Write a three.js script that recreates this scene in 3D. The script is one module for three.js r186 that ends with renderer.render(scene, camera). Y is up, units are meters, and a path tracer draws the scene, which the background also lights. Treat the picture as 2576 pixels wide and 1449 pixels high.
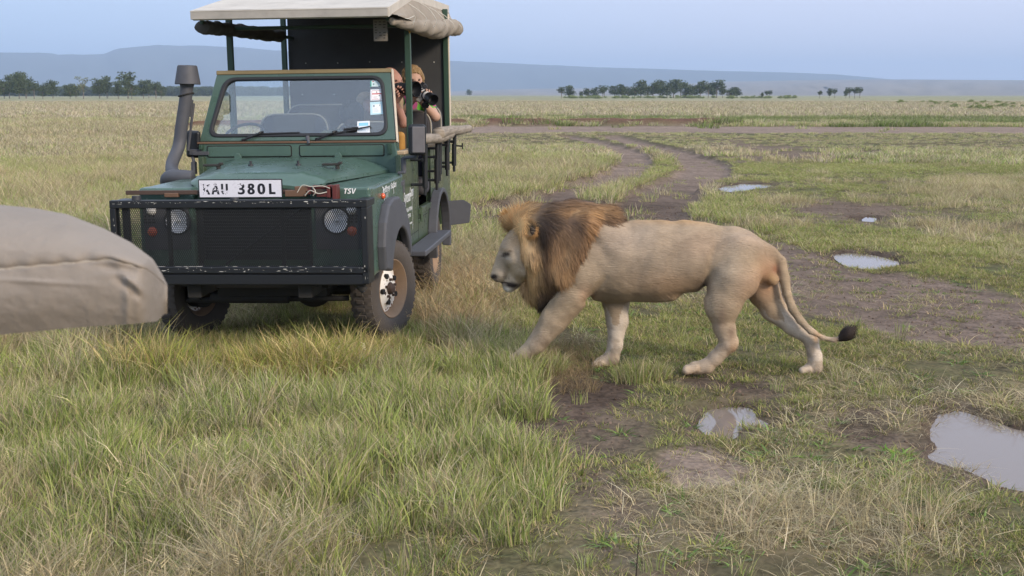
import * as THREE from 'three';
import { mergeGeometries } from 'three/addons/utils/BufferGeometryUtils.js';
import { RoundedBoxGeometry } from 'three/addons/geometries/RoundedBoxGeometry.js';
import { TextGeometry } from 'three/addons/geometries/TextGeometry.js';
import { FontLoader } from 'three/addons/loaders/FontLoader.js';

// ------------------------------------------------------------------ camera, sky, sun, exposure
const scene = new THREE.Scene();
const VW = 2576, VH = 1449, VF = 3000, CAMH = 1.9, HORIZON = 238;
const PITCH = Math.atan((VH / 2 - HORIZON) / VF);
const camera = new THREE.PerspectiveCamera(2 * Math.atan(VH / 2 / VF) * 180 / Math.PI, 1024 / 576, 0.1, 40000);
camera.position.set(0, CAMH, 0);
camera.rotation.set(-PITCH, 0, 0);
camera.focus = 8.2;
camera.userData.fStop = 12;

const renderer = new THREE.WebGLRenderer();
renderer.toneMapping = THREE.LinearToneMapping;
renderer.toneMappingExposure = 1.52;
renderer.shadowMap.enabled = true;

const SUN = new THREE.Vector3(0.70, 0.48, 0.54).normalize();
{ // sky: blue, paler and lilac towards the right horizon, soft high veil towards the sun
  const W = 512, H = 256, data = new Float32Array(W * H * 4);
  for (let j = 0; j < H; j++) for (let i = 0; i < W; i++) {
    const up = ((j + .5) / H - .5) * Math.PI, az = ((i + .5) / W - .5) * 2 * Math.PI;
    const x = Math.cos(az) * Math.cos(up), y = Math.sin(up), z = Math.sin(az) * Math.cos(up);
    const e = Math.max(y, 0), t = Math.pow(1 - e, 3.0);
    const side = Math.max(0, Math.min(1, 0.5 + 1.25 * x)), s = side * side * (3 - 2 * side);
    const hz = [.345 + .155 * s, .462 + .058 * s, .655];
    const ze = [.70, .80, .99];
    const low = Math.exp(-e / .045);
    const d = Math.max(0, x * SUN.x + y * SUN.y + z * SUN.z), veil = .34 * Math.pow(d, 5);
    const o = (j * W + i) * 4;
    for (let c = 0; c < 3; c++) data[o + c] = (hz[c] * t + ze[c] * (1 - t)) + low * [.05, .035, .0][c] + veil * [1.0, .88, .74][c];
    data[o + 3] = 1;
  }
  const sky = new THREE.DataTexture(data, W, H, THREE.RGBAFormat, THREE.FloatType);
  sky.mapping = THREE.EquirectangularReflectionMapping; sky.magFilter = THREE.LinearFilter; sky.needsUpdate = true;
  scene.background = sky; scene.environment = sky;
}
const sun = new THREE.DirectionalLight(new THREE.Color(1, .83, .63), 2.3);
sun.position.copy(SUN).multiplyScalar(60); sun.target.position.set(0, 0, -9);
sun.castShadow = true; sun.shadow.radius = 24;
Object.assign(sun.shadow.camera, { left: -22, right: 22, top: 22, bottom: -22, near: 1, far: 140 });
scene.add(sun, sun.target);

scene.fog = new THREE.FogExp2(new THREE.Color(.55, .73, 1.0), 0.000145);

// ------------------------------------------------------------------ helpers
const V = (x, y, z) => new THREE.Vector3(x, y, z);
function rng(seed) { let s = seed >>> 0; return () => { s = (s + 0x6d2b79f5) | 0; let t = Math.imul(s ^ (s >>> 15), 1 | s); t = (t + Math.imul(t ^ (t >>> 7), 61 | t)) ^ t; return ((t ^ (t >>> 14)) >>> 0) / 4294967296; }; }
const clamp = (x, a = 0, b = 1) => Math.min(b, Math.max(a, x));
const lerp = (a, b, t) => a + (b - a) * t;
const sstep = (a, b, x) => { const t = clamp((x - a) / (b - a)); return t * t * (3 - 2 * t); };
const hash3 = (x, y, z) => { let h = Math.imul(x | 0, 374761393) ^ Math.imul(y | 0, 668265263) ^ Math.imul(z | 0, 2147483647 - 1274126177); h = Math.imul(h ^ (h >>> 13), 1274126177); return ((h ^ (h >>> 16)) >>> 0) / 4294967296; };
function n2(x, y, s = 0) {
  const i = Math.floor(x), j = Math.floor(y), u = x - i, v = y - j, a = u * u * (3 - 2 * u), b = v * v * (3 - 2 * v);
  return lerp(lerp(hash3(i, j, s), hash3(i + 1, j, s), a), lerp(hash3(i, j + 1, s), hash3(i + 1, j + 1, s), a), b);
}
function n3(x, y, z) {
  const i = Math.floor(x), j = Math.floor(y), k = Math.floor(z), u = x - i, v = y - j, w = z - k;
  const a = u * u * (3 - 2 * u), b = v * v * (3 - 2 * v), c = w * w * (3 - 2 * w), q = (di, dj, dk) => hash3(i + di, j + dj, k + dk);
  return lerp(lerp(lerp(q(0, 0, 0), q(1, 0, 0), a), lerp(q(0, 1, 0), q(1, 1, 0), a), b), lerp(lerp(q(0, 0, 1), q(1, 0, 1), a), lerp(q(0, 1, 1), q(1, 1, 1), a), b), c);
}
const fbm = (x, y, o = 4, s = 0) => { let v = 0, a = .5, n = 0; for (let i = 0; i < o; i++) { v += a * n2(x, y, s + i); n += a; x *= 2.03; y *= 2.03; a *= .5; } return v / n; };

function rayDir(px, py) {
  const a = (px - VW / 2) / VF, b = -(py - VH / 2) / VF, c = Math.cos(PITCH), s = Math.sin(PITCH);
  return V(a, b * c - s, -c - b * s);
}
function G(px, py, h = 0) { const d = rayDir(px, py), t = (h - CAMH) / d.y; return V(d.x * t, h, d.z * t); }   // the ground point seen at that place of the photograph

const taken = new Map();
function numbered(n) { const k = taken.get(n) ?? 0; taken.set(n, k + 1); return k ? `${n}_${String(k).padStart(3, '0')}` : n; }
function tag(o, label, category, group, kind) {
  if (label) o.userData.label = label; if (category) o.userData.category = category;
  if (group) o.userData.group = group; if (kind) o.userData.kind = kind; return o;
}
function thing(name, label, category, group, kind) { const o = new THREE.Group(); o.name = numbered(name); scene.add(o); return tag(o, label, category, group, kind); }
function clean(g) {
  g = g.index ? g.toNonIndexed() : g;
  for (const k of Object.keys(g.attributes)) if (!['position', 'normal', 'uv', 'color'].includes(k)) g.deleteAttribute(k);
  if (!g.attributes.uv) g.setAttribute('uv', new THREE.BufferAttribute(new Float32Array(g.attributes.position.count * 2), 2));
  if (!g.attributes.normal) g.computeVertexNormals();
  return g;
}
function join(gs) { gs = [].concat(gs).map(clean); return gs.length === 1 ? gs[0] : mergeGeometries(gs, false); }
function boxUV(g, s = 1) { // uv in metres by the dominant direction of each triangle
  const p = g.attributes.position, uv = new Float32Array(p.count * 2), a = V(), b = V(), c = V();
  for (let i = 0; i < p.count; i += 3) {
    a.fromBufferAttribute(p, i); b.fromBufferAttribute(p, i + 1); c.fromBufferAttribute(p, i + 2);
    const n = b.clone().sub(a).cross(c.clone().sub(a)), ax = Math.abs(n.x), ay = Math.abs(n.y), az = Math.abs(n.z);
    [a, b, c].forEach((q, k) => { const [u, v] = ax >= ay && ax >= az ? [q.z, q.y] : ay >= az ? [q.x, q.z] : [q.x, q.y]; uv[(i + k) * 2] = u * s; uv[(i + k) * 2 + 1] = v * s; });
  }
  g.setAttribute('uv', new THREE.BufferAttribute(uv, 2)); return g;
}
function part(name, gs, m, parent, opt = {}) {
  let g = join(gs); if (!opt.keepUV) g = boxUV(g);
  const o = new THREE.Mesh(g, m); o.name = parent ? name : numbered(name); o.castShadow = o.receiveShadow = true;
  if (opt.label) o.userData.label = opt.label; if (opt.kind) o.userData.kind = opt.kind;
  (parent ?? scene).add(o); return o;
}
const xf = (g, { p = [0, 0, 0], r = [0, 0, 0], s = [1, 1, 1] }) => g.applyMatrix4(new THREE.Matrix4().compose(V(...p), new THREE.Quaternion().setFromEuler(new THREE.Euler(...r)), V(...s)));
const box = (x0, x1, y0, y1, z0, z1, r = .006) => { const w = x1 - x0, h = y1 - y0, d = z1 - z0; return xf(new RoundedBoxGeometry(w, h, d, 2, Math.min(r, w * .45, h * .45, d * .45)), { p: [(x0 + x1) / 2, (y0 + y1) / 2, (z0 + z1) / 2] }); };
const rbox = (w, h, d, r, p, rot = [0, 0, 0]) => xf(new RoundedBoxGeometry(w, h, d, 3, Math.min(r, w * .49, h * .49, d * .49)), { p, r: rot });
function rod(a, b, r0, r1 = r0, n = 12) {
  const A = V(...a), B = V(...b), d = B.clone().sub(A), g = new THREE.CylinderGeometry(r1, r0, d.length(), n, 1);
  g.applyQuaternion(new THREE.Quaternion().setFromUnitVectors(V(0, 1, 0), d.normalize())); const m = A.add(B).multiplyScalar(.5); return g.translate(m.x, m.y, m.z);
}
const tube = (pts, r, n = 24, k = 8) => new THREE.TubeGeometry(new THREE.CatmullRomCurve3(pts.map((p) => V(...p))), n, r, k);
function taperTube(pts, rad, n = 40, k = 12, closed = true) { // rad(t) or rad(t, angle)
  const c = new THREE.CatmullRomCurve3(pts.map((p) => V(...p))), fr = c.computeFrenetFrames(n, false), pos = [], idx = [];
  for (let i = 0; i <= n; i++) {
    const P = c.getPoint(i / n);
    for (let j = 0; j < k; j++) { const a = j / k * 2 * Math.PI, r = rad(i / n, a); const q = P.clone().addScaledVector(fr.normals[i], Math.cos(a) * r).addScaledVector(fr.binormals[i], Math.sin(a) * r); pos.push(q.x, q.y, q.z); }
  }
  for (let i = 0; i < n; i++) for (let j = 0; j < k; j++) { const a = i * k + j, b = i * k + (j + 1) % k; idx.push(a, b, a + k, b, b + k, a + k); }
  if (closed) for (const e of [0, n]) { const P = c.getPoint(e / n), m = pos.length / 3; pos.push(P.x, P.y, P.z); for (let j = 0; j < k; j++) { const a = e * k + j, b = e * k + (j + 1) % k; e ? idx.push(a, b, m) : idx.push(b, a, m); } }
  return build(pos, idx);
}
function build(pos, idx, col) {
  const g = new THREE.BufferGeometry(); g.setAttribute('position', new THREE.BufferAttribute(new Float32Array(pos), 3));
  if (col) g.setAttribute('color', new THREE.BufferAttribute(new Float32Array(col), 3));
  if (idx) g.setIndex(idx); g.computeVertexNormals(); return g;
}
function grid(nu, nv, f) { // f(u, v) -> [x, y, z]
  const pos = [], idx = [];
  for (let i = 0; i <= nu; i++) for (let j = 0; j <= nv; j++) pos.push(...f(i / nu, j / nv));
  for (let i = 0; i < nu; i++) for (let j = 0; j < nv; j++) { const a = i * (nv + 1) + j, b = a + nv + 1; idx.push(a, b, a + 1, b, b + 1, a + 1); }
  return build(pos, idx);
}
function shape(pts, holes = []) { const s = new THREE.Shape(pts.map((p) => new THREE.Vector2(...p))); for (const h of holes) s.holes.push(new THREE.Path(h.map((p) => new THREE.Vector2(...p)))); return s; }
function exZ(pts, z0, z1, bev = .006, holes = []) { return new THREE.ExtrudeGeometry(shape(pts, holes), { depth: Math.max(.0005, z1 - z0 - 2 * bev), bevelEnabled: bev > 0, bevelSize: bev, bevelThickness: bev, bevelOffset: -bev, bevelSegments: 3, curveSegments: 16 }).translate(0, 0, z0 + bev); }
function exX(ptsZY, x0, x1, bev = .006, holes = []) { const f = (h) => h.map(([z, y]) => [-z, y]); return new THREE.ExtrudeGeometry(shape(f(ptsZY), holes.map(f)), { depth: Math.max(.0005, x1 - x0 - 2 * bev), bevelEnabled: bev > 0, bevelSize: bev, bevelThickness: bev, bevelOffset: -bev, bevelSegments: 3 }).rotateY(Math.PI / 2).translate(x0 + bev, 0, 0); }
const arc = (cx, cy, r, a0, a1, n = 16) => Array.from({ length: n + 1 }, (_, i) => { const a = lerp(a0, a1, i / n) * Math.PI / 180; return [cx + r * Math.cos(a), cy + r * Math.sin(a)]; });
function roundPoly(pts, r, n = 6) { // polygon with rounded corners
  const out = [], L = pts.length;
  pts.forEach((p, i) => {
    const a = pts[(i + L - 1) % L], b = pts[(i + 1) % L], la = Math.hypot(a[0] - p[0], a[1] - p[1]), lb = Math.hypot(b[0] - p[0], b[1] - p[1]);
    const ra = Math.min(r, la * .45), rb = Math.min(r, lb * .45), A = [lerp(p[0], a[0], ra / la), lerp(p[1], a[1], ra / la)], B = [lerp(p[0], b[0], rb / lb), lerp(p[1], b[1], rb / lb)];
    for (let k = 0; k <= n; k++) { const t = k / n, u = 1 - t; out.push([u * u * A[0] + 2 * u * t * p[0] + t * t * B[0], u * u * A[1] + 2 * u * t * p[1] + t * t * B[1]]); }
  });
  return out;
}
const lathe = (pts, n = 32) => new THREE.LatheGeometry(pts.map((p) => new THREE.Vector2(...p)), n);

// ---- signed distance bodies, meshed with surface nets
const smin = (a, b, k) => { const h = clamp(.5 + .5 * (b - a) / k); return b + (a - b) * h - k * h * (1 - h); };
function roundCone(a, b, ra, rb, k = .03, zs = 1) { // tapered capsule; zs > 1 narrows it sideways
  const ba = [b[0] - a[0], b[1] - a[1], b[2] - a[2]], l2 = ba[0] ** 2 + ba[1] ** 2 + ba[2] ** 2 || 1e-9, rr = ra - rb, a2 = Math.max(1e-9, l2 - rr * rr), il2 = 1 / l2;
  const mid = [(a[0] + b[0]) / 2, (a[1] + b[1]) / 2, (a[2] + b[2]) / 2], reach = Math.sqrt(l2) / 2 + Math.max(ra, rb);
  const f = (x, y, z) => {
    const pz = zs === 1 ? z : mid[2] + (z - mid[2]) * zs;
    const px = x - a[0], py = y - a[1], qz = pz - a[2], yy = px * ba[0] + py * ba[1] + qz * ba[2], zz = yy - l2;
    const wx = px * l2 - ba[0] * yy, wy = py * l2 - ba[1] * yy, wz = qz * l2 - ba[2] * yy, x2 = wx * wx + wy * wy + wz * wz, y2 = yy * yy * l2, z2 = zz * zz * l2, kk = Math.sign(rr) * rr * rr * x2;
    if (Math.sign(zz) * a2 * z2 > kk) return Math.sqrt(x2 + z2) * il2 - rb;
    if (Math.sign(yy) * a2 * y2 < kk) return Math.sqrt(x2 + y2) * il2 - ra;
    return (Math.sqrt(x2 * a2 * il2) + yy * rr) * il2 - ra;
  };
  return { f, k, mid, reach };
}
function sdf(prims) { return (x, y, z) => { let d = 9; for (const p of prims) { const far = Math.hypot(x - p.mid[0], y - p.mid[1], z - p.mid[2]) - p.reach; if (far > d + p.k + .02) continue; d = p.cut ? Math.max(d, -p.f(x, y, z)) : d > 8 ? p.f(x, y, z) : smin(d, p.f(x, y, z), p.k); } return d; }; }
function bounds(prims, pad) { const lo = [9e9, 9e9, 9e9], hi = [-9e9, -9e9, -9e9]; for (const p of prims) if (!p.cut) for (let c = 0; c < 3; c++) { lo[c] = Math.min(lo[c], p.mid[c] - p.reach - pad); hi[c] = Math.max(hi[c], p.mid[c] + p.reach + pad); } return [lo, hi]; }
function nets(f, lo, hi, cell) {
  const n = [0, 1, 2].map((c) => Math.ceil((hi[c] - lo[c]) / cell) + 2), N = n[0] * n[1] * n[2], val = new Float32Array(N).fill(1), at = (i, j, k) => (i * n[1] + j) * n[2] + k, B = 6;
  for (let i = 0; i < n[0]; i += B) for (let j = 0; j < n[1]; j += B) for (let k = 0; k < n[2]; k += B) {
    const c = f(lo[0] + (i + B / 2) * cell, lo[1] + (j + B / 2) * cell, lo[2] + (k + B / 2) * cell), far = Math.abs(c) > B * cell * 1.9;
    for (let a = i; a < Math.min(i + B, n[0]); a++) for (let b = j; b < Math.min(j + B, n[1]); b++) for (let d = k; d < Math.min(k + B, n[2]); d++) val[at(a, b, d)] = far ? c : f(lo[0] + a * cell, lo[1] + b * cell, lo[2] + d * cell);
  }
  const id = new Int32Array(N).fill(-1), pos = [], nor = [], idx = [];
  const E = [[0, 1], [2, 3], [4, 5], [6, 7], [0, 2], [1, 3], [4, 6], [5, 7], [0, 4], [1, 5], [2, 6], [3, 7]];
  for (let i = 0; i < n[0] - 1; i++) for (let j = 0; j < n[1] - 1; j++) for (let k = 0; k < n[2] - 1; k++) {
    const v = []; let m = 0; for (let q = 0; q < 8; q++) { v[q] = val[at(i + (q >> 2), j + ((q >> 1) & 1), k + (q & 1))]; if (v[q] < 0) m |= 1 << q; }
    if (m === 0 || m === 255) continue;
    let x = 0, y = 0, z = 0, c = 0;
    for (const [p, q] of E) if ((v[p] < 0) !== (v[q] < 0)) { const t = v[p] / (v[p] - v[q]); x += lerp(p >> 2, q >> 2, t); y += lerp((p >> 1) & 1, (q >> 1) & 1, t); z += lerp(p & 1, q & 1, t); c++; }
    const X = lo[0] + (i + x / c) * cell, Y = lo[1] + (j + y / c) * cell, Z = lo[2] + (k + z / c) * cell, h = cell * .5;
    const g = V(f(X + h, Y, Z) - f(X - h, Y, Z), f(X, Y + h, Z) - f(X, Y - h, Z), f(X, Y, Z + h) - f(X, Y, Z - h)).normalize();
    id[at(i, j, k)] = pos.length / 3; pos.push(X, Y, Z); nor.push(g.x, g.y, g.z);
  }
  const quad = (a, b, c, d, flip) => { if (a < 0 || b < 0 || c < 0 || d < 0) return; flip ? idx.push(a, c, b, a, d, c) : idx.push(a, b, c, a, c, d); };
  for (let i = 1; i < n[0] - 1; i++) for (let j = 1; j < n[1] - 1; j++) for (let k = 1; k < n[2] - 1; k++) {
    const s = val[at(i, j, k)] < 0;
    if (s !== val[at(i + 1, j, k)] < 0) quad(id[at(i, j - 1, k - 1)], id[at(i, j, k - 1)], id[at(i, j, k)], id[at(i, j - 1, k)], !s);
    if (s !== val[at(i, j + 1, k)] < 0) quad(id[at(i - 1, j, k - 1)], id[at(i - 1, j, k)], id[at(i, j, k)], id[at(i, j, k - 1)], !s);
    if (s !== val[at(i, j, k + 1)] < 0) quad(id[at(i - 1, j - 1, k)], id[at(i, j - 1, k)], id[at(i, j, k)], id[at(i - 1, j, k)], !s);
  }
  const g = new THREE.BufferGeometry(); g.setAttribute('position', new THREE.BufferAttribute(new Float32Array(pos), 3)); g.setAttribute('normal', new THREE.BufferAttribute(new Float32Array(nor), 3)); g.setIndex(idx); return g;
}
function paint(g, f) { const p = g.attributes.position, c = new Float32Array(p.count * 3); for (let i = 0; i < p.count; i++) { const q = f(p.getX(i), p.getY(i), p.getZ(i), i); c[i * 3] = q[0]; c[i * 3 + 1] = q[1]; c[i * 3 + 2] = q[2]; } g.setAttribute('color', new THREE.BufferAttribute(c, 3)); return g; }

// ------------------------------------------------------------------ textures and materials
function tex(w, h, f, repeat = 1, srgb = false) { // f(u, v, x, y) -> grey or [r, g, b] in 0..1
  const d = new Uint8Array(w * h * 4);
  for (let y = 0; y < h; y++) for (let x = 0; x < w; x++) { let q = f(x / w, y / h, x, y); if (typeof q === 'number') q = [q, q, q]; const o = (y * w + x) * 4; for (let c = 0; c < 3; c++) d[o + c] = clamp(q[c]) * 255; d[o + 3] = 255; }
  const t = new THREE.DataTexture(d, w, h); t.magFilter = THREE.LinearFilter; t.wrapS = t.wrapT = THREE.RepeatWrapping; t.repeat.set(repeat, repeat); if (srgb) t.colorSpace = THREE.SRGBColorSpace; t.needsUpdate = true; return t;
}
const tile = (f, P) => (u, v) => { const a = u * P, b = v * P, s = sstep(0, 1, u), t = sstep(0, 1, v); return lerp(lerp(f(a, b), f(a - P, b), s), lerp(f(a, b - P), f(a - P, b - P), s), t); };
const tileNoise = (P, o, s) => tile((a, b) => fbm(a + 50, b + 50, o, s), P);
const nA = tileNoise(6, 5, 1), nB = tileNoise(24, 4, 9), nC = tileNoise(90, 2, 17);
const T = {
  paint: tex(512, 512, (u, v) => { const a = nA(u, v), b = nB(u, v), k = clamp(.88 + .3 * (a - .5) + .14 * (b - .5)), c = nC(u, v), d = clamp(sstep(.54, .72, a * .55 + b * .45) * .34 + sstep(.66, .80, c * .55 + b * .45) * .4), sc = sstep(.47, .5, nB(v * 1 % 1, u)) * (1 - sstep(.5, .53, nB(v % 1, u))) * .05; return [lerp(k, .97, d) + sc, lerp(k, .80, d) + sc, lerp(k, .62, d) + sc]; }, .8),
  rough: tex(256, 256, (u, v) => clamp(.62 + .7 * (nA(u, v) - .5) + .25 * (nB(u, v) - .5)), .9),
  grain: tex(256, 256, (u, v) => .5 + .5 * (nC(u, v) - .5) + .5 * (nB(u, v) - .5), 1),
  weave: tex(256, 256, (u, v, x, y) => { const w = .5 + .22 * Math.sin(x * Math.PI / 2) * Math.cos(y * Math.PI / 2); return clamp(w * .5 + .5 * nB(u, v)); }, 5),
  cloth: tex(512, 512, (u, v) => { const k = .86 + .36 * (nA(u, v) - .5) + .16 * (nB(u, v) - .5), st = sstep(.6, .78, nB(v, u) * .5 + nA(v, u) * .5) * .18; return [k, k - st * .25, k - st * .5]; }, 1.2),
  bark: tex(256, 256, (u, v) => { const k = .85 + .7 * (n2(u * 6 + 2 * nA(u, v), v * 70, 3) - .5) * (1 - Math.abs(v - .5)) + .5 * (nA(u, v) - .5); return [k, k * .98, k * .95]; }, 1.5),
  soil: tex(512, 512, (u, v) => { const k = .84 + .5 * (nA(u, v) - .5) + .7 * (nB(u, v) - .5) + .9 * (nC(u, v) - .5); return [k, k * .99, k * .97]; }, .5),
  soilB: tex(512, 512, (u, v) => .5 + .5 * (nB(u, v) - .5) + .6 * (nC(u, v) - .5), .5),
  fur: tex(512, 512, (u, v) => { const a = tileFur(u, v); const k = .92 + .16 * (a - .5) + .14 * (nB(u, v) - .5); return [k, k, k]; }, 2.2),
  furB: tex(512, 512, (u, v) => tileFur(u, v), 2.2),
};
function tileFur(u, v) { const f = (a, b) => n2(a * 14 + 3 * n2(a, b * 2, 5), b * 110, 3) * .6 + n2(a * 30, b * 60, 8) * .4; const s = sstep(0, 1, u), t = sstep(0, 1, v); return lerp(lerp(f(u + 3, v + 3), f(u + 2, v + 3), s), lerp(f(u + 3, v + 2), f(u + 2, v + 2), s), t); }
const lin = (r, g, b) => new THREE.Color().setRGB(r, g, b);
const std = (c, rough, o = {}) => new THREE.MeshStandardMaterial({ color: lin(...c), roughness: rough, ...o });
const phy = (c, rough, o = {}) => new THREE.MeshPhysicalMaterial({ color: lin(...c), roughness: rough, ...o });
const M = {
  green: phy([.068, .124, .100], .5, { map: T.paint, roughnessMap: T.rough, clearcoat: .12, clearcoatRoughness: .45, bumpMap: T.paint, bumpScale: .0015 }),
  greenDark: phy([.026, .066, .042], .55, { map: T.paint, clearcoat: .15, clearcoatRoughness: .4 }),
  greenSide: phy([.060, .092, .056], .5, { map: T.paint, roughnessMap: T.rough, clearcoat: .3, clearcoatRoughness: .3, bumpMap: T.paint, bumpScale: .002 }),
  black: std([.009, .0105, .014], .45, { map: T.cloth, bumpMap: T.grain, bumpScale: .001 }),
  rubber: std([.022, .024, .03], .6),
  plastic: std([.075, .078, .092], .62, { map: T.cloth, bumpMap: T.grain, bumpScale: .0006 }),
  tyre: std([.085, .072, .064], .92, { map: T.cloth, bumpMap: T.grain, bumpScale: .003 }),
  dark: std([.012, .012, .012], .85),
  under: std([.028, .026, .024], .8, { map: T.cloth }),
  steel: std([.35, .35, .36], .4, { metalness: .8 }),
  rust: std([.15, .085, .052], .8, { map: T.cloth, bumpMap: T.grain, bumpScale: .002 }),
  chip: std([.62, .60, .55], .7, { map: T.cloth }),
  canvas: std([.56, .52, .46], .9, { map: T.cloth, bumpMap: T.weave, bumpScale: .0012 }),
  canvasShade: std([.40, .375, .34], .9, { map: T.cloth, bumpMap: T.weave, bumpScale: .0012 }),  // roof canvas in a darker copy, painting in the shade on the front valance
  roll: std([.31, .265, .21], .92, { map: T.cloth, bumpMap: T.weave, bumpScale: .0015 }),
  board: std([.046, .047, .049], .75, { map: T.cloth }),
  seat: std([.055, .053, .062], .75, { map: T.cloth, bumpMap: T.weave, bumpScale: .001 }),
  seatMid: std([.09, .083, .07], .8, { map: T.cloth, bumpMap: T.weave, bumpScale: .001 }),
  piping: std([.36, .33, .28], .8),
  rail: std([.29, .25, .205], .85, { map: T.bark, bumpMap: T.bark, bumpScale: .006 }),
  tan: std([.46, .35, .23], .85, { map: T.cloth }),
  khaki: std([.28, .22, .12], .85, { map: T.cloth, bumpMap: T.grain, bumpScale: .002 }),
  cream: std([.70, .60, .48], .8, { map: T.cloth }),
  glass: new THREE.MeshPhysicalMaterial({ color: lin(.86, .92, .95), transmission: 1, thickness: 0, roughness: .02, ior: 1.95 }),
  lampGlass: new THREE.MeshPhysicalMaterial({ color: lin(.95, .97, 1), transmission: 1, thickness: 0, roughness: .35, ior: 1.5 }),
  bowlWhite: std([.9, .91, .94], .42, { metalness: .2 }),  // whitened headlight bowl: the sky gleam is put into its colour
  orange: phy([.62, .10, .03], .35, { clearcoat: .6 }),
  red: std([.12, .024, .02], .55, { map: T.cloth }),
  white: std([.8, .8, .8], .7),
};
// ------------------------------------------------------------------ the plain: ground, dirt tracks, puddles
const ring = (pts, h = 0) => pts.map(([x, y]) => { const g = G(x, y, h); return [g.x, g.z]; });
function polyDist(P, x, z) { // signed distance to a closed outline on the ground, negative inside
  let d = 1e9, s = 1;
  for (let i = 0, j = P.length - 1; i < P.length; j = i++) {
    const ex = P[j][0] - P[i][0], ez = P[j][1] - P[i][1], wx = x - P[i][0], wz = z - P[i][1], t = clamp((wx * ex + wz * ez) / (ex * ex + ez * ez)), bx = wx - ex * t, bz = wz - ez * t;
    d = Math.min(d, bx * bx + bz * bz);
    const a = z >= P[i][1], b = z < P[j][1], c = ex * wz > ez * wx; if ((a && b && c) || (!a && !b && !c)) s = -s;
  }
  return s * Math.sqrt(d);
}
function lineDist(P, x, z) { let d = 1e9, at = 0; for (let i = 0; i + 1 < P.length; i++) { const ex = P[i + 1][0] - P[i][0], ez = P[i + 1][1] - P[i][1], t = clamp(((x - P[i][0]) * ex + (z - P[i][1]) * ez) / (ex * ex + ez * ez)), q = Math.hypot(x - P[i][0] - ex * t, z - P[i][1] - ez * t); if (q < d) { d = q; at = (i + t) / (P.length - 1); } } return [d, at]; }
function smooth(P, n) { const c = new THREE.CatmullRomCurve3(P.map(([x, z]) => V(x, 0, z))); return c.getPoints(n).map((q) => [q.x, q.z]); }
const boxOf = (P, m) => [Math.min(...P.map((p) => p[0])) - m, Math.max(...P.map((p) => p[0])) + m, Math.min(...P.map((p) => p[1])) - m, Math.max(...P.map((p) => p[1])) + m];
const inBox = (b, x, z) => x > b[0] && x < b[1] && z > b[2] && z < b[3];
const area = (pts, m) => { const P = ring(pts); return { P, b: boxOf(P, m), d: (x, z) => polyDist(P, x, z) }; };
const path = (pts, m, n = 30) => { const P = smooth(ring(pts), n); return { P, b: boxOf(P, m), d: (x, z) => lineDist(P, x, z) }; };

const rutA = path([[1420, 340], [1462, 347], [1531, 362], [1586, 384], [1598, 407], [1566, 432], [1500, 458], [1415, 484], [1330, 502], [1240, 518], [1150, 530]], 3);
const rutB = path([[1530, 340], [1565, 348], [1645, 367], [1728, 390], [1772, 412], [1768, 436], [1722, 458], [1672, 480], [1636, 518], [1600, 560], [1590, 620]], 3);
const road = path([[900, 328], [1140, 326], [1500, 325], [2000, 326], [2576, 327], [2900, 327]], 14);
const lane = area([[1930, 604], [2050, 622], [2130, 640], [2160, 676], [2310, 690], [2480, 722], [2600, 745], [2760, 770], [2760, 905], [2560, 890], [2400, 872], [2250, 858], [2120, 818], [2020, 790], [1900, 760], [1700, 700], [1560, 640], [1500, 590], [1560, 560], [1700, 570]], 2);
const churn = area([[1160, 520], [1240, 505], [1420, 498], [1640, 500], [1740, 540], [1900, 585], [1960, 606], [1900, 640], [1600, 620], [1300, 600], [1190, 570]], 2);
const bare = area([[1660, 1135], [1720, 1115], [1800, 1120], [1850, 1150], [1895, 1180], [1880, 1215], [1800, 1240], [1720, 1240], [1650, 1210], [1630, 1170]], 1);
const bare2 = area([[1380, 950], [1470, 935], [1560, 955], [1650, 975], [1620, 1010], [1520, 1060], [1430, 1110], [1350, 1120], [1330, 1070], [1400, 1010]], 1);
const bare3 = area([[2060, 1020], [2180, 1010], [2330, 1040], [2345, 1100], [2300, 1150], [2200, 1160], [2100, 1110], [2050, 1060]], 1);
const bare4 = area([[1500, 1330], [1700, 1300], [1800, 1330], [1750, 1420], [1600, 1449], [1480, 1420]], 1);
const bare5 = area([[1700, 955], [1850, 940], [2000, 965], [2020, 1010], [1900, 1015], [1780, 1000]], 1);
const strip = area([[1400, 950], [1640, 985], [1655, 1100], [1640, 1200], [1700, 1300], [1770, 1460], [1480, 1460], [1440, 1300], [1390, 1180], [1330, 1080]], 1);
const wet = area([[1790, 350], [1900, 362], [2050, 372], [2200, 385], [2170, 405], [1960, 410], [1830, 395]], 4);
const wet2 = area([[1960, 520], [2080, 505], [2260, 515], [2330, 545], [2200, 570], [2030, 556]], 2);
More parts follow.
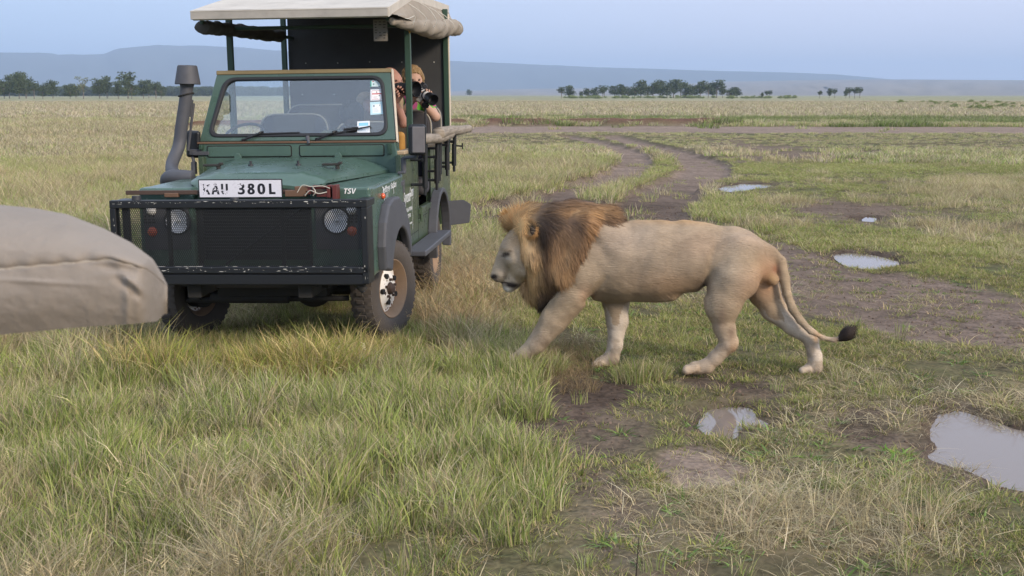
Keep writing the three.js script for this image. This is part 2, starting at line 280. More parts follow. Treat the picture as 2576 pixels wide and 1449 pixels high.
const puddles = [
  ['large grey puddle at the right edge of the picture', [[2338, 1092], [2343, 1050], [2362, 1028], [2440, 1023], [2515, 1042], [2600, 1068], [2720, 1100], [2760, 1180], [2700, 1230], [2560, 1205], [2500, 1190], [2440, 1168], [2385, 1140]]],
  ['small puddle in front of the walking lion with a muddy strip', [[1782, 1060], [1800, 1030], [1835, 1017], [1880, 1018], [1902, 1032], [1903, 1052], [1878, 1066], [1842, 1078], [1800, 1070]]],
  ['shallow puddle beside the dirt lane behind the lion tail', [[2112, 636], [2150, 634], [2200, 642], [2236, 652], [2238, 668], [2190, 671], [2150, 660]]],
  ['narrow bright puddle beside the far bend of the wheel tracks', [[1816, 474], [1840, 465], [1880, 459], [1916, 460], [1908, 468], [1870, 475], [1840, 479]]],
  ['tiny puddle in the green turf right of the lane', [[2174, 547], [2184, 543], [2196, 544], [2196, 550], [2186, 553], [2176, 551]]],
].map(([label, px]) => { const P = smooth([...ring(px), ring(px)[0]], 48).slice(0, 48); return { label, P, b: boxOf(P, .8), d: (x, z) => polyDist(P, x, z), top: -.035 }; });

const STEPS = [[1300, 922, .22], [1345, 930, .20], [1250, 905, .25], [1605, 952, .16], [1640, 950, .13]].map(([x, y, r]) => { const g = G(x, y); return [g.x, g.z, r]; });
// what the ground is like at a point: bare earth, mud, water, lushness
function surf(x, z) {
  const r = Math.hypot(x, z), w1 = fbm(x * .9 + 40, z * .9, 3, 2) - .5, w2 = fbm(x * 3.1 + 9, z * 3.1 + 5, 3, 4) - .5, w3 = fbm(x * .25 + 7, z * .25 + 3, 3, 21) - .5;
  const o = { dirt: 0, mud: 0, water: 9, pale: 0, r, w1, w2, w3, far: 0 };
  const jit = (w1 * .6 + w2 * .75) * clamp(r / 9, .5, 3);
  if (z < -50 && inBox(road.b, x, z)) { const [d] = road.d(x, z); o.dirt = Math.max(o.dirt, 1 - sstep(5.2, 7.0, d + w1 * 2)); o.pale = o.dirt * .6; }
  if (z < -50 && z > -110) { const q = road.d(x, z)[0], back = z < road.P[15][1] ? 1 : 0; o.flat = 1 - sstep(7, 16, q); o.berm = back * sstep(6.2, 7.6, q) * (1 - sstep(9, 12.5, q)) * (1 - sstep(9, 16, x - 3)) * sstep(.30, .55, fbm(x * .3, z * .3, 3, 8) + .12); }
  for (const [k, half] of [[rutA, .50], [rutB, .62]]) if (inBox(k.b, x, z)) { const [d, t] = k.d(x, z), w = half + .25 * t; const m = 1 - sstep(w * .75, w * 1.25, d + jit * .13); o.dirt = Math.max(o.dirt, m); o.pale = Math.max(o.pale, .45 * m * (1 - sstep(.4, .8, t))); o.mud = Math.max(o.mud, m * (.18 + .5 * sstep(.45, .8, t))); if (m > .3) o.rut = Math.max(o.rut ?? 0, m); }
  for (const [a, s, mud, pale] of [[lane, .35, .45, .25], [churn, .5, .9, 0], [bare, .16, 0, .7], [bare2, .3, .95, 0], [bare3, .3, .9, 0], [bare4, .35, .1, .3], [strip, .3, .62, .05], [bare5, .25, .8, 0], [wet, 2, .4, .2], [wet2, .8, .5, .1]]) if (inBox(a.b, x, z)) {
    const m = 1 - sstep(-s, s * .6, a.d(x, z) + jit * (a === lane ? .4 : 1) * (a === wet ? 2.5 : 1)); const k = a === strip ? m * .72 : a === bare3 || a === bare4 || a === bare5 || a === wet || a === wet2 ? m * .8 : m;
    o.dirt = Math.max(o.dirt, k); o.mud = Math.max(o.mud, m * mud); o.pale = Math.max(o.pale, m * pale);
  }
  for (const p of puddles) if (inBox(p.b, x, z)) { const d = p.d(x, z) + (p === puddles[0] ? .08 : .01) + w1 * .16 + w2 * .24; o.water = Math.min(o.water, d); o.mud = Math.max(o.mud, 1 - sstep(.05, .60, d + w1 * .4)); o.dirt = Math.max(o.dirt, 1 - sstep(.05, .48, d + w1 * .5)); }
  // tall grass in the left foreground and round the truck, grazed turf to the right
  const edge = x - (z > -5.7 ? lerp(-.60, 0, clamp((-z - 4.05) / 1.65, -1, 1)) : .05 * (-z - 5.7));   // the tall grass ends along this slanting line
  o.lush = (1 - sstep(-.35, .35, edge + w1 * 1.1)) * (1 - sstep(12, 20, r));
  const q = Math.hypot((x - 1.35) / .75, (z + 5.1) / .55); o.straw = 1 - sstep(.5, 1.1, q + w1);              // a straw tussock at the lower right
  const c = Math.min(Math.hypot((x + 1.50) / .58, (z + 7.92) / .36), Math.hypot((x + 2.35) / .50, (z + 8.05) / .30), Math.hypot((x + 1.02) / .34, (z + 8.50) / .20)); o.clump = 1 - sstep(.6, 1.15, c + w2 * .6);        // the big tuft before the bumper
  o.step = 0; for (const [cx, cz, r] of STEPS) o.step = Math.max(o.step, 1 - sstep(.5, 1.1, Math.hypot(x - cx, z - cz) / r + w2 * .5));   // tufts round the lion's fore paws
  const reed = Math.hypot((x + .45) / .42, (z + 10.4) / 2.2); o.reed = 1 - sstep(.6, 1.1, reed + w1 * .5);     // dry stems between truck and lion
  return o;
}
function gh(x, z, o = surf(x, z)) {
  let y = (fbm(x * .7, z * .7, 3, 31) - .5) * .05 + o.w2 * .022 + (fbm(x * 9, z * 9, 2, 6) - .5) * .016 * (1 - o.lush * .4);
  y *= 1 - .4 * o.dirt; if (o.rut) y -= .12 * o.rut; y -= .012 * o.dirt;
  if (o.water < .5) y = lerp(-.075, Math.max(y, -.018), sstep(-.12, .30, o.water));
  if (o.berm) y += o.berm * (.42 + .25 * o.w1);
  if (o.r > 20) y += (fbm(x * .045, z * .045, 3, 12) - .5) * .16 * (1 - (o.flat ?? 0)) * sstep(20, 70, o.r) * (1 - sstep(2000, 5000, o.r)) * (1 - .8 * o.dirt);
  return y;
}
const C = { soil: [.225, .168, .135], mud: [.088, .064, .050], pale: [.30, .232, .188], thatch: [.20, .16, .095], turf: [.09, .095, .042], red: [.15, .085, .06] };
const mix3 = (a, b, t) => [lerp(a[0], b[0], t), lerp(a[1], b[1], t), lerp(a[2], b[2], t)];
function hue(x, z, o) { // 0 green ... 1 straw
  const r = o.r, big = fbm(x * .16 + 11, z * .16 + 4, 4, 41), sm = fbm(x * .8, z * .8, 3, 44);
  let t = .54 + (r > 15 ? .75 : 1.5) * (big - .5) + 1.3 * (sm - .5);
  if (r < 14) t += .10 * o.lush + .03;
  t += .30 * sstep(30, 60, r) * (1 - sstep(70, 110, r)) * (x < 0 ? 1 : .1) * .6;
  if (r > 15 && r < 70 && x > 2) t -= .10;
  t += .24 * sstep(95, 140, r); if (r > 15 && r < 95) t -= .07;
  if (r > 66 && r < 105 && x > -4) t = lerp(t, .2 + .6 * (sm - .3), .75);
  if (r > 380) t = lerp(t, .25, .6 * sstep(380, 520, r));
  if (o.straw > .2) t += .25; if (o.reed > .2) t += .35;
  return clamp(t);
}
function groundColor(x, z, o) {
  const h = hue(x, z, o), n = fbm(x * 14, z * 14, 3, 51) - .5;
  let c = mix3(C.turf, C.thatch, clamp(h * .9 + .12 + n * .6));
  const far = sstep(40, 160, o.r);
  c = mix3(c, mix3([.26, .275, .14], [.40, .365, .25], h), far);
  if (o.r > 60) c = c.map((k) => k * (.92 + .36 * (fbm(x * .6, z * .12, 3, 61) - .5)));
  c = mix3(c, C.mud, .35 * (1 - o.lush) * sstep(.5, .62, fbm(x * 2.2, z * 2.2, 3, 71)) * (1 - far));
  const d = mix3(mix3(C.soil, C.pale, o.pale), C.mud, o.mud); { const al = (x * .86 + z * .5), ac = (-x * .5 + z * .86), st = n2(ac * 3.2, al * .22, 5) * .6 + n2(ac * 8, al * .5, 7) * .4 - .5; c = mix3(c, d.map((k) => k * (1 + n * .5 + .5 * st * (1 - far))), clamp(o.dirt * 1.15)); }
  if (o.berm) c = mix3(c, C.red, clamp(o.berm * 1.1));
  return c;
}
{ // one sheet from under the camera to the horizon, finest where the camera looks
  const az = [], rad = [0.4, 1, 1.8, 2.6];
  for (let a = -34; a <= 34.001; a += 68 / 400) az.push(a);
  for (let a = 44; a < 326; a += 10) az.push(a);
  for (let r = 3.2; r < 90; r *= 1.0066) rad.push(r);
  for (let r = 90; r < 13000; r *= 1.055) rad.push(r);
  const pos = [], col = [], uv = [], idx = [], A = az.length;
  for (const r of rad) for (const a of az) {
    const t = a * Math.PI / 180, x = r * Math.sin(t), z = -r * Math.cos(t), front = Math.abs(a) < 40 || a > 320, o = surf(x, z);
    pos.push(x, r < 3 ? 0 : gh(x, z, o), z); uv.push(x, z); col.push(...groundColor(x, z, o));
  }
  for (let i = 0; i + 1 < rad.length; i++) for (let j = 0; j < A; j++) { const a = i * A + j, b = i * A + (j + 1) % A; idx.push(a, b, a + A, b, b + A, a + A); }
  for (let j = 0; j < A; j++) idx.push(j, pos.length / 3, (j + 1) % A); pos.push(0, 0, 0); uv.push(0, 0); col.push(...C.turf);
  const g = build(pos, idx, col); g.setAttribute('uv', new THREE.BufferAttribute(new Float32Array(uv), 2));
  const m = new THREE.MeshPhysicalMaterial({ vertexColors: true, roughness: .95, specularIntensity: .15, map: T.soil, bumpMap: T.soilB, bumpScale: .02 });
  const o = new THREE.Mesh(g, m); o.name = 'ground'; o.receiveShadow = true; scene.add(tag(o, 'grassy savanna plain with bare brown wheel tracks reaching the far hills', 'ground', null, 'structure'));
}
{ // water: a muddy film that mirrors the sky
  const m = new THREE.MeshPhysicalMaterial({ color: lin(.19, .155, .135), roughness: .03, ior: 1.33 });
  for (const p of puddles) {
    const out = p.P.map(([x, z]) => { const c = p.P.reduce((s, q) => [s[0] + q[0] / p.P.length, s[1] + q[1] / p.P.length], [0, 0]); return [lerp(c[0], x, 1.5), -lerp(c[1], z, 1.5)]; });
    const g = new THREE.ShapeGeometry(shape(out)).rotateX(-Math.PI / 2);
    const o = part('puddle', g, m, null); o.position.y = p.top; tag(o, p.label, 'puddle', null, 'structure');
  }
}

// ------------------------------------------------------------------ far hills and rising ground
function ridge(name, label, prof, dist, base, depth, color, seed) { // prof: places on the skyline of the photograph
  const N = 340, R = 24, pos = [], idx = [], col = [];
  for (let i = 0; i <= N; i++) {
    const px = lerp(prof[0][0], prof[prof.length - 1][0], i / N); let k = 0; while (k + 2 < prof.length && prof[k + 1][0] < px) k++;
    const py = lerp(prof[k][1], prof[k + 1][1], clamp((px - prof[k][0]) / (prof[k + 1][0] - prof[k][0])));
    const d = rayDir(px, py), q = Math.hypot(d.x, d.z), top = CAMH + dist * d.y / q, ux = d.x / q, uz = d.z / q;
    for (let j = 0; j <= R; j++) {
      const t = j / R, up = t < .8 ? Math.pow(sstep(0, 1, t / .8), .85) : 1 + .05 * (t - .8), gul = (fbm(px * .012 + t * 1.2, t * 3, 4, seed) - .5);
      const r = base + (dist - base) * Math.min(1, t / .8) + (t > .8 ? (t - .8) * depth * 5 : 0) + gul * (dist - base) * .25 * Math.sin(Math.PI * clamp(t / .8)), y = top * up * (1 + .22 * gul * Math.sin(Math.PI * clamp(t / .8))) + (t > .74 ? (fbm(px * .09, t * 9, 3, seed + 3) - .5) * top * .022 : 0);
      pos.push(ux * r, y - 2 * (1 - t), uz * r); const n = .75 + .6 * fbm(px * .03, t * 8, 4, seed + 5); col.push(color[0] * n, color[1] * n, color[2] * n);
    }
  }
  for (let i = 0; i < N; i++) for (let j = 0; j < R; j++) { const a = i * (R + 1) + j, b = a + R + 1; idx.push(a, b, a + 1, b, b + 1, a + 1); }
  const o = new THREE.Mesh(build(pos, idx, col), new THREE.MeshStandardMaterial({ vertexColors: true, roughness: 1 })); o.name = name; o.receiveShadow = o.castShadow = true; scene.add(tag(o, label, 'hill', null, 'structure'));
}
ridge('hills', 'long blue wooded escarpment along the left and middle of the horizon', [[-1700, 150], [-1100, 132], [-700, 128], [-420, 138], [-200, 134], [0, 132], [130, 133], [142, 138], [262, 136], [290, 123], [400, 114], [500, 116], [620, 121], [700, 128], [900, 141], [1128, 153], [1300, 160], [1500, 169], [1800, 178], [2000, 183], [2100, 187], [2190, 195], [2300, 205], [2480, 222], [2600, 236]], 9200, 7300, 900, [.07, .075, .06], 7);
ridge('hill', 'low pale rising plain at the right end of the horizon', [[1000, 236], [1130, 230], [1300, 224], [1500, 222], [1650, 216], [1800, 207], [2000, 203], [2200, 201], [2400, 202], [2576, 203], [2800, 203], [3200, 207], [3800, 205]], 6200, 2300, 700, [.17, .15, .125], 19);
// ------------------------------------------------------------------ grass
function tuft(seed, o) { // many tapered bending blades; each blade keeps one colour
  const R = rng(seed), pos = [], idx = [], col = [];
  for (let b = 0; b < o.n; b++) {
    const a = R() * 6.283, rr = Math.sqrt(R()) * o.rad, bx = Math.cos(a) * rr, bz = Math.sin(a) * rr, dir = a + (R() - .5) * 2.4, h = lerp(o.h[0], o.h[1], R() ** 1.2), lean = lerp(o.lean[0], o.lean[1], R()), w = lerp(o.w[0], o.w[1], R()), face = R() * 6.283, wx = Math.cos(face) * w, wz = Math.sin(face) * w;
    const dry = R() < o.dry, k = .55 + .85 * R(), c = (dry ? mix3([.56, .485, .31], [.345, .275, .16], R()) : mix3([.20, .265, .055], [.37, .395, .145], R())).map((q) => q * k), S = o.seg ?? 3, at = pos.length / 3;
    const kx = dry ? (R() - .5) * .5 : 0, kz = dry ? (R() - .5) * .5 : 0;
    for (let s = 0; s <= S; s++) {
      const t = s / S, out = lean * h * t * t, x = bx + Math.cos(dir) * out + kx * h * t * (1 - t), z = bz + Math.sin(dir) * out + kz * h * t * (1 - t), y = h * (t - .28 * lean * t * t) - .01, ww = s === S ? 0 : 1 - .55 * t;
      if (s === S) { pos.push(x, y, z); col.push(...c); } else { pos.push(x - wx * ww, y, z - wz * ww, x + wx * ww, y, z + wz * ww); col.push(...c, ...c); }
    }
    for (let s = 0; s < S - 1; s++) { const q = at + s * 2; idx.push(q, q + 1, q + 2, q + 1, q + 3, q + 2); } idx.push(at + S * 2 - 2, at + S * 2 - 1, at + S * 2);
    if (o.heads && dry && R() < o.heads) { // a seed head: a few short spikelets at the tip
      const tipx = pos[pos.length - 3], tipy = pos[pos.length - 2], tipz = pos[pos.length - 1];
      for (let q = 0; q < 5; q++) { const a2 = R() * 6.28, l = .02 + .03 * R(), m = pos.length / 3, y = tipy - .012 * q; pos.push(tipx, y, tipz, tipx + .002, y + .004, tipz, tipx + Math.cos(a2) * l, y + l * .7, tipz + Math.sin(a2) * l); col.push(...c, ...c, ...c); idx.push(m, m + 1, m + 2); }
    }
  }
  return build(pos, idx, col);
}
const leafMat = new THREE.MeshPhysicalMaterial({ vertexColors: true, side: THREE.DoubleSide, roughness: 1, transmission: .3, thickness: 0, specularIntensity: .4 });
const sets = {
  lush: [1, 2, 3].map((s) => tuft(s, { n: 34, rad: .085, h: [.09, .25], lean: [.08, .60], w: [.0020, .0042], dry: .30 })),
  mixed: [4, 5, 6].map((s) => tuft(s, { n: 36, rad: .09, h: [.08, .30], lean: [.2, 1.0], w: [.0016, .0034], dry: .58, heads: .12 })),
  dry: [7, 8, 9].map((s) => tuft(s, { n: 26, rad: .08, h: [.12, .38], lean: [.3, 1.25], w: [.0013, .0027], dry: .95, heads: .2 })),
  turf: [10, 11, 12].map((s) => tuft(s, { n: 44, rad: .075, h: [.018, .075], lean: [.4, 1.5], w: [.0018, .0038], dry: .30, seg: 2 })),
  litter: [13, 14, 15].map((s) => tuft(s, { n: 22, rad: .10, h: [.03, .13], lean: [1.0, 2.6], w: [.0014, .0028], dry: .98, seg: 3 })),
  weed: [31, 32, 33].map((s) => tuft(s, { n: 16, rad: .03, h: [.02, .06], lean: [.9, 2.2], w: [.004, .009], dry: .04, seg: 3 })),
  mid: [16, 17, 18].map((s) => tuft(s, { n: 46, rad: .17, h: [.05, .24], lean: [.3, 1.2], w: [.003, .0065], dry: .45, seg: 2 })),
  midDry: [19, 20].map((s) => tuft(s, { n: 46, rad: .18, h: [.08, .34], lean: [.3, 1.2], w: [.0026, .0055], dry: .85, seg: 2 })),
  far: [21, 22].map((s) => tuft(s, { n: 60, rad: .55, h: [.12, .42], lean: [.2, 1.0], w: [.012, .026], dry: .45, seg: 2 })),
  farDry: [23, 24].map((s) => tuft(s, { n: 60, rad: .55, h: [.14, .5], lean: [.2, 1.0], w: [.012, .026], dry: .9, seg: 2 })),
};
const bins = new Map();   // geometry -> { matrices, colours }
const Q = new THREE.Quaternion(), EU = new THREE.Euler();
function put(kind, R, x, z, s, c, tilt = .25, sy = 1) {
  const list = sets[kind], g = list[Math.floor(R() * list.length)]; if (!bins.has(g)) bins.set(g, { kind, m: [], c: [] });
  const e = bins.get(g), m = new THREE.Matrix4().compose(V(x, gh(x, z) - .004, z), Q.setFromEuler(EU.set((R() - .5) * tilt, R() * 6.283, (R() - .5) * tilt)), V(s, s * sy, s)); e.m.push(m); e.c.push(c);
}
const keepOut = (x, z) => { // under the wheels and the lion's paws nothing stands upright
  for (const [wx, wz, r] of [[-1.02, -9.15, .24], [-2.52, -9.27, .24]]) if (Math.hypot((x - wx) / .6, z - wz) < r) return true; return false;
};
function scatter(seed, n, r0, r1, f) { const R = rng(seed); for (let i = 0; i < n; i++) { const r = Math.sqrt(lerp(r0 * r0, r1 * r1, R())), a = (R() - .5) * 2 * .6, x = r * Math.sin(a), z = -r * Math.cos(a), o = surf(x, z); if (o.water < .03 && R() > .03) continue; f(R, x, z, o, r); } }
const tint = (R, x, z, w = .3) => { const k = 1 - w / 2 + w * R() + .35 * (fbm(x * .5, z * .5, 3, 81) - .5); return [k * (1 + .1 * (R() - .5)), k, k * (1 + .2 * (R() - .5))]; };
const edgeFade = (r, a, b) => sstep(a, a * 1.06, r) * (1 - sstep(b * .92, b, r));
scatter(101, 20400, 3.3, 16, (R, x, z, o) => { // tall grass
  const pat = fbm(x * 3.3, z * 3.3, 3, 91), hi = sstep(.42, .66, pat), k = Math.max(o.lush * (.22 + 1.1 * sstep(.36, .56, pat)), o.clump * 2.5, o.step * 2) * (1 - .96 * clamp(o.dirt * 1.4)); if (R() > k || keepOut(x, z)) return;
  const t = hue(x, z, o) + 1.0 * (n2(x * 2.3, z * 2.3, 55) - .5) + (R() - .5) * .3, kind = o.clump > .5 ? (R() < .6 ? 'mixed' : 'lush') : t < .42 ? 'lush' : t < .74 ? 'mixed' : 'dry', under = x > -2.9 && x < -.75 && z < -8.0 && z > -13 ? .55 : 1;
  put(kind, R, x, z, lerp(.55, 1.05, R()) * lerp(.62, 1.22, hi) * (1 + (z < -7.6 && x > -2.1 && x < -1.1 ? 1.15 : .75) * o.clump) * under * (o.r > 8.6 ? 1.15 : 1), o.clump > .5 ? [1.05, 1.0, .75] : tint(R, x, z), .3);
});
scatter(103, 74400, 3.3, 17, (R, x, z, o) => { // grazed turf and straw litter between it
  const pat = fbm(x * 1.7 + 30, z * 1.7, 3, 95), t = hue(x, z, o) + (R() - .5) * .6, k = (.42 - .16 * (1 - o.lush) * sstep(11, 8, o.r) + 1.7 * (pat - .40)) * (1 - (t > .56 ? .72 : .92) * clamp(o.dirt * 1.2)); if (R() > k || keepOut(x, z)) return;
  put(t > .56 ? 'litter' : 'turf', R, x, z, lerp(.55, 1.15, R()), t > .6 ? tint(R, x, z) : tint(R, x, z).map((q, i) => q * [.92, .86, .82][i]), .3);
});
scatter(105, 6240, 3.3, 17, (R, x, z, o) => { // scattered stalks and small tufts on the open ground
  const pat = fbm(x * .9 + 3, z * .9 + 60, 3, 97), k = ((1 - o.lush) * (.08 + .9 * sstep(.5, .72, pat)) + o.straw * 1.4 + o.reed * 1.2) * (1 - .93 * o.dirt); if (R() > k || keepOut(x, z)) return;
  const t = hue(x, z, o) + (R() - .5) * .5; put(o.reed > .4 || o.straw > .4 || t > .55 ? 'dry' : t > .4 ? 'mixed' : 'lush', R, x, z, lerp(.3, .75, R()) * (1 + .55 * o.straw + 1.0 * o.reed), o.reed > .4 ? [1.05, .9, .8] : tint(R, x, z), .4);
});
{ // tufts hiding the lion's fore paws; dark twiggy weeds under its chest; more blades close to the camera
  const R = rng(106);
  for (const [cx, cz, rad] of STEPS) for (let i = 0; i < 46; i++) { const a = R() * 6.283, q = Math.sqrt(R()) * rad; put(R() < .5 ? 'lush' : 'mixed', R, cx + Math.cos(a) * q, cz + Math.sin(a) * q * .7, lerp(.5, 1.0, R()) * (rad < .18 ? .7 : .95), tint(R, cx, cz), .35); }
  for (const [cx, cz, rx, rz, n, s, c] of [[-1.45, -7.98, .50, .22, 120, 1.55, [1.08, 1.0, .72]], [-1.00, -8.70, .30, .10, 46, .85, [1, .95, .8]], [-.80, -8.95, .16, .22, 26, .8, [1, .92, .8]], [-2.42, -8.86, .42, .10, 60, .95, [.9, .9, .75]], [-1.75, -8.35, .55, .12, 60, .8, [.95, .95, .75]]]) for (let i = 0; i < n; i++) { const a = R() * 6.283, q = Math.sqrt(R()); put(R() < .65 ? 'mixed' : 'lush', R, cx + Math.cos(a) * q * rx, cz + Math.sin(a) * q * rz, s * lerp(.6, 1.05, R()) * (1 - .3 * q), tint(R, cx, cz).map((k, e) => k * c[e]), .4); }
  for (let i = 0; i < 90; i++) { const g = G(lerp(1360, 1500, R()), lerp(870, 985, R())); put('dry', R, g.x, g.z, lerp(.3, .6, R()), [.62, .54, .48], .6); }
}
scatter(108, 10800, 3.3, 8.2, (R, x, z, o) => { const pat = fbm(x * 2.7 + 8, z * 2.7, 3, 92), k = o.lush * sstep(.38, .60, pat) * (1 - o.dirt); if (R() > k) return; const t = hue(x, z, o) + .9 * (n2(x * 2.9, z * 2.9, 56) - .5) + (R() - .5) * .3; put(t < .46 ? 'lush' : t < .66 ? 'mixed' : 'dry', R, x, z, lerp(.4, 1.05, R()) * lerp(.7, 1.15, sstep(.45, .66, pat)), tint(R, x, z, .5), .5); });
scatter(104, 3120, 3.3, 14, (R, x, z, o) => { if (R() > (1 - o.lush * .8) * (1 - .8 * o.dirt) * sstep(.45, .62, fbm(x * 1.1 + 70, z * 1.1, 3, 94)) || keepOut(x, z)) return; put('weed', R, x, z, lerp(.5, 1.3, R()), tint(R, x, z).map((q, i) => q * [.55, .75, .6][i]), .3); });
scatter(107, 52800, 15, 37, (R, x, z, o, r) => {
  const k = (.25 + 1.5 * (fbm(x * .7, z * .7, 3, 99) - .28)) * (1 - .97 * clamp(o.dirt * 1.4)); if (R() > k) return;
  const t = hue(x, z, o) + (R() - .5) * .45, right = sstep(1.5, 5, x); put(t > .62 ? 'midDry' : 'mid', R, x, z, lerp(.55, 1.05, R()) * lerp(1.2, .75, right), tint(R, x, z).map((q, i) => t > .62 ? q : q * lerp(1, [.88, .92, .76][i], right)), .2, lerp(1.1, .6, right * (t > .62 ? .3 : 1)));
});
scatter(109, 50400, 35, 96, (R, x, z, o, r) => {
  const k = (.3 + 1.5 * (fbm(x * .35, z * .35, 3, 98) - .25)) * (1 - .995 * clamp(o.dirt * 2.2)) * (1 - (o.berm ?? 0)); if (R() > k) return; const nearRoad = x > -6 ? sstep(38, 50, r) * (1 - sstep(64, 66, r)) : 0;
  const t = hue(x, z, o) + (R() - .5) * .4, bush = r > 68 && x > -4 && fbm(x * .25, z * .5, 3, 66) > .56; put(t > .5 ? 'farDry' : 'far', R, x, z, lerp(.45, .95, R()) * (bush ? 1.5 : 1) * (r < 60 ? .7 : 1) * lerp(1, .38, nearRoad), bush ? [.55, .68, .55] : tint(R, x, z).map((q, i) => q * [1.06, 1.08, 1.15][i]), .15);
});
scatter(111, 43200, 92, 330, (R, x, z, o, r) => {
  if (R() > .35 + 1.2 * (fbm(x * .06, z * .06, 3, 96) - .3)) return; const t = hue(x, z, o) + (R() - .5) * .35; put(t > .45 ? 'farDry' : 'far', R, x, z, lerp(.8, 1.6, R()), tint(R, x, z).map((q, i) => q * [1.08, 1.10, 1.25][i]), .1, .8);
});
{ // clods and crumbs of earth on the bare ground
  const R = rng(140), geos = [0, 1, 2].map((k) => { const g = new THREE.IcosahedronGeometry(1, 1), p = g.attributes.position; for (let i = 0; i < p.count; i++) { const q = 1 + .7 * (n3(p.getX(i) * 1.7 + k * 9, p.getY(i) * 1.7, p.getZ(i) * 1.7) - .5); p.setXYZ(i, p.getX(i) * q, p.getY(i) * q * .6, p.getZ(i) * q); } g.computeVertexNormals(); return g; }), L = [[], [], []], cl = [[], [], []];
  for (let i = 0; i < 60000; i++) { const r = Math.sqrt(lerp(11, 22 * 22, R())), a = (R() - .5), x = r * Math.sin(a), z = -r * Math.cos(a), o = surf(x, z); if (o.dirt < .3 || o.water < .05 || R() > .25 + .6 * o.mud) continue; const s = lerp(.0022, .010, R() ** 4) * (1 + r * .03), k = Math.floor(R() * 3), e0 = .75 + .5 * R(), c = mix3(C.soil, C.mud, o.mud).map((q) => q * e0); L[k].push(new THREE.Matrix4().compose(V(x, gh(x, z, o) + s * .2, z), Q.setFromEuler(EU.set(R() * 3, R() * 6, R() * 3)), V(s, s, s))); cl[k].push(c); }
  const root = thing('soil_clods', 'crumbs and clods of brown earth on the bare tracks', 'soil', null, 'stuff'), m = new THREE.MeshPhysicalMaterial({ roughness: 1, specularIntensity: .15 });
  geos.forEach((g, k) => { const im = new THREE.InstancedMesh(g, m, L[k].length); L[k].forEach((q, i) => { im.setMatrixAt(i, q); im.setColorAt(i, lin(...cl[k][i])); }); im.name = 'clods'; im.userData.kind = 'stuff'; im.castShadow = im.receiveShadow = true; root.add(im); });
}
const grassLabels = { lush: 'tall fresh green grass in the left foreground', mixed: 'mixed green and tan grass in front of the truck', dry: 'dry tan grass stalks between the tufts', turf: 'short grazed green turf round the puddles', weed: 'small broad leaved weeds in the grazed turf', litter: 'dead straw lying on the bare ground', mid: 'green grass in the middle distance beside the wheel tracks', midDry: 'pale dry grass in the middle distance', far: 'far green grass and low scrub along the road', farDry: 'far straw coloured grass of the open plain' };
for (const kind of Object.keys(sets)) {
  const root = thing('grass', grassLabels[kind], 'grass', null, 'stuff');
  for (const g of sets[kind]) { const e = bins.get(g); if (!e) continue;
    const im = new THREE.InstancedMesh(g, leafMat, e.m.length); e.m.forEach((m, i) => { im.setMatrixAt(i, m); im.setColorAt(i, lin(...e.c[i])); });
    im.name = 'grass_blades'; im.castShadow = im.receiveShadow = true; im.userData.kind = 'stuff'; root.add(im);
  }
}
// ------------------------------------------------------------------ far trees
function treeProto(seed, o) {
  const R = rng(seed), L = [], leaf = [], lc = [], li = [], wood = [];
  const H = o.h, tr = [[0, 0, 0], [.04 * H * (R() - .5), H * .3, 0], [.10 * H * (R() - .5), H * .62, .05 * H * (R() - .5)]];
  wood.push(taperTube(tr, (t) => H * .022 * (1 - .55 * t), 8, 6));
  for (let b = 0; b < o.blobs; b++) {
    const a = R() * 6.283, rr = o.spread * H * Math.sqrt(R()), y = H * lerp(o.low, .93, R()), c = V(Math.cos(a) * rr, y, Math.sin(a) * rr), s = H * lerp(.12, .23, R()) * o.blob;
    wood.push(taperTube([[0, H * lerp(.25, .5, R()), 0], [c.x * .5, lerp(H * .45, c.y, .5), c.z * .5], [c.x, c.y - s * .3, c.z]], (t) => H * .009 * (1 - .7 * t), 5, 5));
    for (let q = 0; q < o.leaves; q++) {
      const v = V(R() - .5, R() - .5, R() - .5).normalize().multiplyScalar(s * Math.cbrt(R())), p = c.clone().add(V(v.x, v.y * .72, v.z)), u = V(R() - .5, R() - .5, R() - .5).normalize(), w = V(R() - .5, R() - .5, R() - .5).cross(u).normalize(), k = H * .034 * (.6 + .8 * R()), m = leaf.length / 3, g = .7 + .6 * R();
      for (const [i, j] of [[-1, -.6], [1, -.5], [.2, 1]]) { leaf.push(p.x + u.x * k * i + w.x * k * j, p.y + u.y * k * i + w.y * k * j, p.z + u.z * k * i + w.z * k * j); lc.push(.055 * g, .075 * g, .028 * g); } li.push(m, m + 1, m + 2);
    }
  }
  return { wood: join(wood), crown: build(leaf, li, lc) };
}
const barkMat = std([.17, .145, .12], .9), crownMat = new THREE.MeshStandardMaterial({ vertexColors: true, side: THREE.DoubleSide, roughness: .9 });
const scrubMat = new THREE.MeshStandardMaterial({ vertexColors: true, side: THREE.DoubleSide, roughness: .9, color: lin(3.6, 3.2, 3.0) });
const greyCrown = new THREE.MeshStandardMaterial({ vertexColors: true, side: THREE.DoubleSide, roughness: .9, color: lin(2.1, 1.7, 1.7) });
const kinds = [
  treeProto(1, { h: 10, blobs: 20, spread: .27, low: .32, blob: 1.15, leaves: 70 }), treeProto(2, { h: 10, blobs: 14, spread: .19, low: .34, blob: 1.15, leaves: 70 }), treeProto(3, { h: 10, blobs: 22, spread: .36, low: .26, blob: 1.1, leaves: 60 }),
  treeProto(4, { h: 10, blobs: 10, spread: .26, low: .52, blob: 1.0, leaves: 60 }), treeProto(5, { h: 10, blobs: 10, spread: .30, low: .3, blob: 1.0, leaves: 18 }),
];
